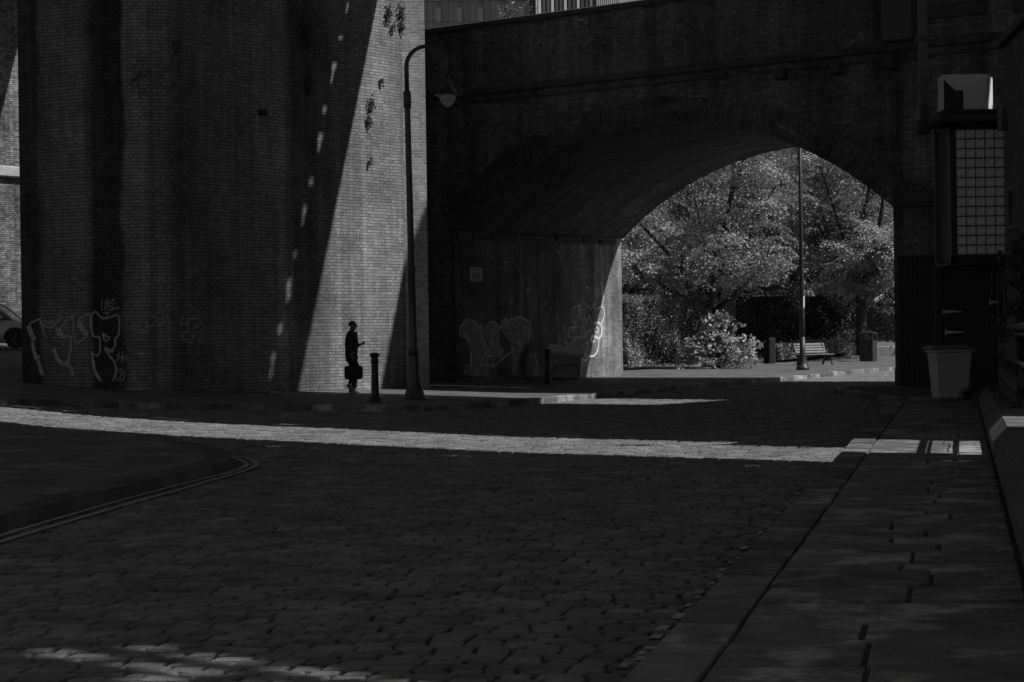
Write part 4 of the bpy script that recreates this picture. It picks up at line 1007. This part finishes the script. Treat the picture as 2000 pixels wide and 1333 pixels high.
def tree(name, label, base, H, fork, tr, rad, nl, lsize, per, seed, mt, group=None, lean=0, zmin=2.2, cat='tree'):
    rr = random.Random(seed); base = Vector(base)
    o = thing(name, label, cat, base, 0, group)
    w = MB(); lf = MB()
    top = Vector((lean, 0, fork)); trunk = [Vector((0, 0, -.2)), Vector((lean * .2, 0, fork * .35)), Vector((lean * .6, .03, fork * .7)), top]
    w.tube(trunk, [tr * 1.35, tr * 1.02, tr * .95, tr * .9], 12)
    ends = []
    for i in range(nl):
        a = 6.283 * i / nl + rr.uniform(-.3, .3); el = rr.uniform(.45, 1.25) if i else 1.5
        L = (H - fork) * rr.uniform(.75, 1.0) if el > .9 else rad * rr.uniform(.9, 1.1)
        p = top - Vector((0, 0, rr.uniform(0, fork * .18))); pts = [p]; d = Vector((math.cos(a) * math.cos(el), math.sin(a) * math.cos(el), math.sin(el)))
        n_ = 6
        for j in range(n_):
            d = (d + Vector((rr.gauss(0, .12), rr.gauss(0, .12), .05 + rr.gauss(0, .06)))).normalized(); p = p + d * (L / n_); pts.append(p)
        w.tube(pts, [tr * .62 * (1 - j / (n_ + .6)) + .014 for j in range(n_ + 1)], 8)
        for j in range(1, n_ + 1):
            for q in range(3 if j > 1 else 2):
                a2 = rr.uniform(0, 6.283); e2 = rr.uniform(-.25, .7); L2 = rad * rr.uniform(.22, .52) * (1.15 - .09 * j)
                d2 = Vector((math.cos(a2) * math.cos(e2), math.sin(a2) * math.cos(e2), math.sin(e2))); s0 = pts[j]; s1 = s0 + d2 * L2 * .55; s2 = s0 + d2 * L2 - Vector((0, 0, L2 * .12))
                if s2.z < zmin: continue
                w.tube([s0, s1, s2], [tr * .18 * (1 - j / 9), tr * .1, .008], 5); ends += [s1, s2, s2 + Vector((rr.gauss(0, .3), rr.gauss(0, .3), rr.gauss(0, .2)))]
    for e in ends:
        if e.z < zmin: continue
        c_ = rr.gauss(.5, .24)
        if rr.random() < .3: continue
        clump(lf, e, rr.uniform(.5, 1.0), rr.uniform(.08, .2), int(per * rr.uniform(.6, 1.6)), lsize, rr, c_, rr.uniform(.2, .6))
    w.build('trunk', M_bark, o, smooth=True); lf.build('crown', mt, o); return o
def gz(x, y): return g(x, y) + .1
def tpos(px, Y): x = (px - 1000 - .014 * 40) / F * Y; return (x, Y, gz(x, Y))
tree('street_tree', 'leafy tree with a dark forked trunk rising behind the big pale shrub', tpos(1386, 80), 10.6, 2.3, .2, 4.6, 11, .105, 120, 5, M_leaf, zmin=3.5)
tree('street_tree', 'broad leafy tree whose thick trunk stands behind the litter bin', tpos(1684, 92), 11.5, 3.0, .25, 4.5, 11, .11, 120, 9, M_leaf, zmin=3.0)
tree('street_tree', 'slim-trunked tree just left of the lamp post behind the dark hedge', tpos(1551, 98), 11.5, 3.6, .17, 4.2, 9, .115, 85, 12, M_leaf, zmin=3.9)
k = 0
for px, Y, H, sd in ((1215, 90, 9, 21), (1290, 104, 12, 22), (1440, 108, 13.5, 23), (1600, 110, 14, 24), (1760, 112, 13, 25), (1500, 124, 16, 26), (1350, 128, 15, 27), (1690, 128, 16, 28)):
    k += 1
    tree('background_tree', ['bushy tree reaching past the edge of the arch wall over the hedge', 'dark-leaved tree behind the low house roof', 'tall tree behind the forked-trunk tree', 'tall bright-topped tree rising behind the lamp post', 'tree filling the gap next to the right pier of the arch', 'farthest tall tree in the middle of the arch opening', 'farthest tree at the left of the arch opening', 'farthest tree at the right of the arch opening'][k - 1], tpos(px, Y), H, 3.2, .2, 4.6, 9, .15, 62, sd, M_leaf if k != 2 else M_leafd, 'trees beyond the hedge', zmin=3.4)  # the tree behind the house roof takes the darker leaf colour
def hedge(name, label, px0, px1, Y0, Y1, z1, dep, n_, size, mt, seed, cat='hedge', z0=.15, bulge=.25, wall_=False):
    rr = random.Random(seed); a, b = tpos(px0, Y0), tpos(px1, Y1); A, B = Vector(a), Vector(b); d = (B - A); L = d.length; d.normalize(); nn = Vector((d.y, -d.x, 0))
    o = thing(name, label, cat, A, 0); lf = MB()
    for i in range(n_):
        u = rr.random() * L; side = rr.random(); ph = math.sin(u * 2.1 + seed) * .5 + math.sin(u * 4.7 + seed * 2) * .3
        if side < .72: z = z0 + (z1 - z0) * rr.random(); off = dep / 2 + ph * bulge * .6 + math.sin(z * 3 + u * 1.7) * bulge * .5 + rr.gauss(0, .07)
        else: z = z1 + ph * bulge * .4 + rr.gauss(0, .06); off = rr.uniform(-dep / 2, dep / 2)
        p = d * u + nn * off + Vector((0, 0, z)); tn = .5 + .28 * math.sin(u * 1.3 + z * 1.9) + .15 * ph
        leaf(lf, p, size, rr, up=.25, tone=tn)
    lf.build('foliage', mt, o)
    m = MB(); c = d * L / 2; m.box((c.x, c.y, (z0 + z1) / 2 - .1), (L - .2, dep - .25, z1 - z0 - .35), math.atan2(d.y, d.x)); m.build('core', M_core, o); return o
hedge('hedge', 'tall leafy hedge running from the arch wall to the forked tree', 1190, 1372, 75.2, 80.5, 2.75, 1.4, 14000, .095, M_hedge, 2)
hedge('hedge', 'long dark clipped hedge behind the bench and lamp post', 1345, 1700, 93, 97, 3.0, 1.4, 15000, .10, M_leafd, 4)
hedge('hedge', 'low pale hedge on a stone edging right of the litter bin', 1698, 1790, 94, 92, 1.95, 1.2, 4200, .13, M_shrub, 6, z0=.55)
hedge('hedge', 'tall dark hedge far behind the right tree next to the arch pier', 1688, 1800, 106, 106, 3.3, 1.4, 4000, .11, M_leafd, 14)
hedge('ground_cover', 'strip of bushy ground cover plants behind the bench', 1500, 1640, 88, 92, .75, 1.0, 1600, .14, M_hedge, 8, 'plants')
rr = random.Random(31); sp = tpos(1400, 76); sh = thing('shrub', 'big pale drooping shrub of large leaves at the foot of the forked tree', 'shrub', sp); lf = MB(); st_ = MB()
for i in range(120):
    a = rr.uniform(0, 6.283); L = rr.uniform(.2, 1.45); hgt = rr.uniform(.25, 2.0) * (1.3 - .55 * L); e = Vector((math.cos(a) * L * 1.05 + .05 + .25 * hgt * .3, math.sin(a) * L * .8, hgt))
    st_.tube([(0, 0, 0), (e.x * .5, e.y * .5, e.z * .8 + .1), e], [.02, .014, .006], 5)
    clump(lf, e, .30, .10, 16, .14, rr, rr.gauss(.5, .18), .7)
st_.build('stem', M_bark, sh); lf.build('foliage', M_shrub, sh)
# dark overhanging bush by the railing
rr = random.Random(33); b_ = at(1992, 560, 31); bs = thing('bush', 'dark leafy bush hanging over the railing at the right edge', 'bush', (b_.x + .25, b_.y, .5)); lf = MB(); st_ = MB()
for i in range(70):
    a = rr.uniform(0, 6.283); q = rr.random() ** .5; z = rr.uniform(.5, 2.4); e = Vector((math.cos(a) * q * .5, math.sin(a) * q * .9, z)); st_.tube([(0, 0, 0), (e.x * .6, e.y * .6, e.z * .7), e], [.02, .012, .005], 5); clump(lf, e, .2, .14, 34, .09, rr, .4)
st_.build('stem', M_bark, bs); lf.build('foliage', M_leafd, bs)
# plants rooted in the brickwork
pl = [(756, 30, .16, 70, 'dark tuft of ivy-like weeds at the very top left of the sunlit brickwork'), (781, 26, .18, 80, 'largest ragged weed near the top of the sunlit brickwork'), (765, 54, .10, 34, 'small hanging weed below the topmost tufts on the pier'), (783, 55, .10, 34, 'small weed to the right of the topmost tufts on the pier'), (722, 207, .15, 60, 'spiky dark weed on the left edge of the sunlit brickwork, upper of two'), (718, 238, .10, 44, 'trailing weed just below the spiky one on the sunlit brickwork'), (742, 160, .08, 26, 'little weed between the top tufts and the spiky weed'), (719, 317, .07, 22, 'lowest little weed on the sunlit brickwork'),
      (592, 70, .35, 90, 'dark weed patch high in the shaded soot streak'), (600, 170, .3, 70, 'dark weed patch in the shaded soot streak, below the highest one'), (345, 95, .25, 60, 'faint weed in the shade at the upper middle of the pier'), (270, 150, .3, 60, 'faint trailing weed in the shade at the upper left of the pier')]
for i, (px, py, r_, n_, lab) in enumerate(pl):
    h = pier_hit(px, py); rr = random.Random(60 + i)
    o = thing('wall_plant', lab, 'weed', h[0]); lf = MB()
    tv = Vector((0, 0, 1)).cross(h[1])
    for _ in range(int(n_ * 1.6)):
        q = rr.random() ** .9; a = rr.uniform(0, 6.283); p = tv * (math.cos(a) * q * r_ * .7) + Vector((0, 0, math.sin(a) * q * r_ * 1.5)) + h[1] * rr.uniform(.015, .10); leaf(lf, p * 1.15, .06, rr, up=-.1)
    lf.build('foliage', M_ivy, o)
def bface(px, py): A, B_ = bp(0, 0), bp(10, 0); return wp(px, py, A, B_)
for i, (px, py, r_, lab) in enumerate(((1145, 43, .07, 'tiny pale weed on the dark bridge face, left of two level ones'), (1207, 34, .11, 'pale weed on the dark bridge face, right of two level ones'), (1158, 79, .10, 'pale weed on the dark bridge face, lowest of three'))):
    h = bface(px, py); o = thing('wall_plant', lab, 'weed', h); lf = MB(); rr = random.Random(80 + i)
    for _ in range(16): leaf(lf, Vector((rr.gauss(0, r_), -.08 - rr.random() * .1, rr.gauss(0, r_ * .7))), .06, rr)
    lf.build('foliage', M_shrub, o)
for i, (px, py, r_, lab) in enumerate(((985, 26, .25, 'sprig of bright weeds growing on top of the parapet, left one'), (1012, 20, .3, 'sprig of bright weeds growing on top of the parapet, right one'))):
    h = bface(px, py); o = thing('wall_plant', lab, 'weed', Vector((h.x, h.y + .3, ZT + .16))); lf = MB(); st_ = MB(); rr = random.Random(90 + i)
    for _ in range(14):
        e = Vector((rr.gauss(0, r_), rr.gauss(0, .08), rr.uniform(.05, .5))); st_.tube([(e.x * .5, 0, 0), e], [.006, .003], 4)
        for _ in range(5): leaf(lf, e + Vector((rr.gauss(0, .05), 0, rr.gauss(0, .06))), .05, rr)
    st_.build('stem', M_ivy, o); lf.build('foliage', M_shrub, o)
# low stone edging, gate stone and handrail beyond the arch
for (a, b, Y, lab) in ((1518, 1550, 90, 'short pale stone edging block left of the bench'), (1640, 1672, 92, 'pale stone edging block between the bench and the litter bin'), (1700, 1790, 91.5, 'long pale stone edging under the low hedge right of the litter bin')):
    m = MB(); ed = thing('stone_edging', lab, 'wall', group='stone edging blocks beyond the arch')
    p, q = tpos(a, Y), tpos(b, Y); m.box(((p[0] + q[0]) / 2, Y, p[2] + .2), (q[0] - p[0], .3, .5), bev=.02); m.build('stone', M_stone, ed)
sp_ = tpos(1508, 86); gs = thing('stone_post', 'squat dark stone gatepost standing at the end of the shrub bed', 'post', sp_); m = MB(); m.box((0, 0, .55), (.26, .26, 1.15), bev=.03); m.build('shaft', M_bark, gs); m = MB(); m.box((-.24, .1, .5), (.2, .1, 1.0), bev=.02); m.build('gate_leaf', M_core, gs)
hr = thing('handrail', 'pale bent handrail post rising over the low hedge by the right tree', 'handrail', tpos(1697, 99)); a0 = Vector(tpos(1697, 99)); m = MB()
P_ = [at(1698, 622, 99) - a0, at(1697, 600, 99) - a0, at(1700, 594, 99) - a0, at(1726, 577, 99) - a0]; m.tube([P_[0], P_[1]], .04, 8); m.tube([P_[1], P_[2], P_[3]], .10, 8); m.build('rail', M_white, hr)
ir = thing('railing', 'low black fence above the pale hedge beyond the litter bin', 'railing'); m = MB(); p, q = at(1700, 606, 101), at(1760, 606, 101); m.box(((p.x + q.x) / 2, 101, p.z), (q.x - p.x, .05, .05))
for i in range(16): m.box((lerp(p.x, q.x, i / 15), 101, p.z - .5), (.03, .03, 1.0))
m.build('bars', M_iron, ir)
# fallen leaves on the pavement and road
rr = random.Random(55); lf = MB()
for i in range(420):
    Y = rr.uniform(9, 40); y_ = Y; x = wallx(Y) - abs(rr.gauss(0, .12)) - .03
    leaf(lf, Vector((x, y_, g(x, y_) + .128)), .032, rr, up=2)
for i in range(90):
    Y = rr.uniform(9.5, 30); x = rr.uniform(-.2 * Y, .1 * Y)
    if not inside((x, Y), island): leaf(lf, Vector((x, Y, g(x, Y) + .012)), .045, rr, up=3)
o = lf.build('fallen_leaves', M_hedge); o['kind'] = 'stuff'; tag(o, 'scattered small fallen leaves along the foot of the plinth and on the setts', 'leaves')

# ------------------------------------------------------------------ unseen slabs added above the frame: their gaps and holes shape the sunlight
def deck_or_blocker(name, label, t0, t1, e0, e1, holes=(), z=15.0, th=.12):  # unseen slab added to block the sun, with holes cut for light flecks
    o = thing(name, label, 'viaduct'); m = MB()  # added sun-blocking slab, only filed under the viaduct category
    ts = sorted({t0, t1} | {max(t0, min(t1, v)) for h in holes for v in h[:2]})
    for a, b in zip(ts, ts[1:]):
        tm = (a + b) / 2; cuts = sorted((h[2], h[3]) for h in holes if h[0] < tm < h[1]); e = e0
        for c0, c1 in cuts + [(e1, e1)]:
            if c0 > e + 1e-4:
                c = T2 * tm + E2 * ((e + c0) / 2); m.box((c.x, c.y, z), (c0 - e, b - a, th), math.atan2(E2.y, E2.x))
            e = max(e, c1)
    m.build('deck_or_blocker', M_blocker, o); return o
EL_, ER_ = -42, 22
rr = random.Random(77)
deck_or_blocker('sun_blocker', 'added sun-blocking slab high above the bridge parapet, out of frame', 42.95, 47.0, EL_, ER_)
deck_or_blocker('sun_blocker', 'short wider end of the added sun-blocking slab above the side street, out of frame', 42.95, 49.0, -70, EL_)
hl_ = []; e = -36.0
while e < -15:
    q_ = rr.uniform(-.03, .03); hl_ += [(38.80 + q_, 38.80 + q_ + rr.uniform(.12, .2), e, e + rr.uniform(.16, .24)), (38.86 + q_, 38.86 + q_ + rr.uniform(.08, .13), e + .2, e + rr.uniform(.4, .5)), (38.80 + q_, 38.80 + q_ + rr.uniform(.14, .21), e + .86, e + .86 + rr.uniform(.14, .22))]; e += 1.38
e = -34.0
while e < 14:
    L = rr.uniform(.2, 1.6)
    if rr.random() < .5: hl_.append((28.75, 28.75 + rr.uniform(.07, .13), e, e + L))
    e += L + rr.uniform(.15, .6)
hl_.append((39.70, 40, -9.35, -8.7))  # hole aimed to put sun on the cabinet's end panel
deck_or_blocker('sun_blocker', 'added sun-blocking slab with light holes above the pier and street, out of frame', 28.25, 39.95, EL_, ER_, hl_)
hc = []; e = -34.0
while e < 14:
    L = rr.uniform(.15, .6)
    if rr.random() < .45: hc.append((24.1, 24.1 + rr.uniform(.05, .11), e, e + L))
    e += L + rr.uniform(.3, 1.0)
for t_, e_, L in ((11.34, 4.25, .3), (11.30, 4.62, .55), (11.26, 5.3, .6), (11.22, 6.0, .35), (10.98, 4.0, .5), (10.96, 4.6, .7), (10.92, 5.45, .5), (10.9, 6.1, .6), (10.72, 4.9, .5), (10.7, 5.6, .3), (10.93, 7.05, .3)): hc.append((t_, t_ + rr.uniform(.08, .14), e_, e_ + L))
deck_or_blocker('sun_blocker', 'added sun-blocking slab with light slits over the near end of the street, out of frame', 10.2, 25.15, EL_, ER_, hc)
def slab(t0, t1, e0, e1, z=15.0):
    m = MB(); c = T2 * ((t0 + t1) / 2) + E2 * ((e0 + e1) / 2); m.box((c.x, c.y, z), (e1 - e0, t1 - t0, .12), math.atan2(E2.y, E2.x)); return m
o = thing('gap_blocker', 'dark slab added to narrow the near sunlight gap, out of frame', 'blocker'); slab(27.6, 28.24, -2.1, ER_).build('deck_or_blocker', M_blocker, o)
o = thing('gap_blocker', 'dark slab added to end the far sunlight gap, out of frame', 'blocker'); slab(39.96, 42.94, -11.0, -9.45).build('deck_or_blocker', M_blocker, o)
o = thing('gap_blocker', 'long dark slab added to close the rest of the far sunlight gap, out of frame', 'blocker'); slab(40.3, 42.94, -9.45, ER_).build('deck_or_blocker', M_blocker, o)
o = thing('gap_blocker', 'narrow dark slab added to close the last of the far sunlight gap, out of frame', 'blocker'); slab(39.96, 40.3, -8.8, ER_).build('deck_or_blocker', M_blocker, o)
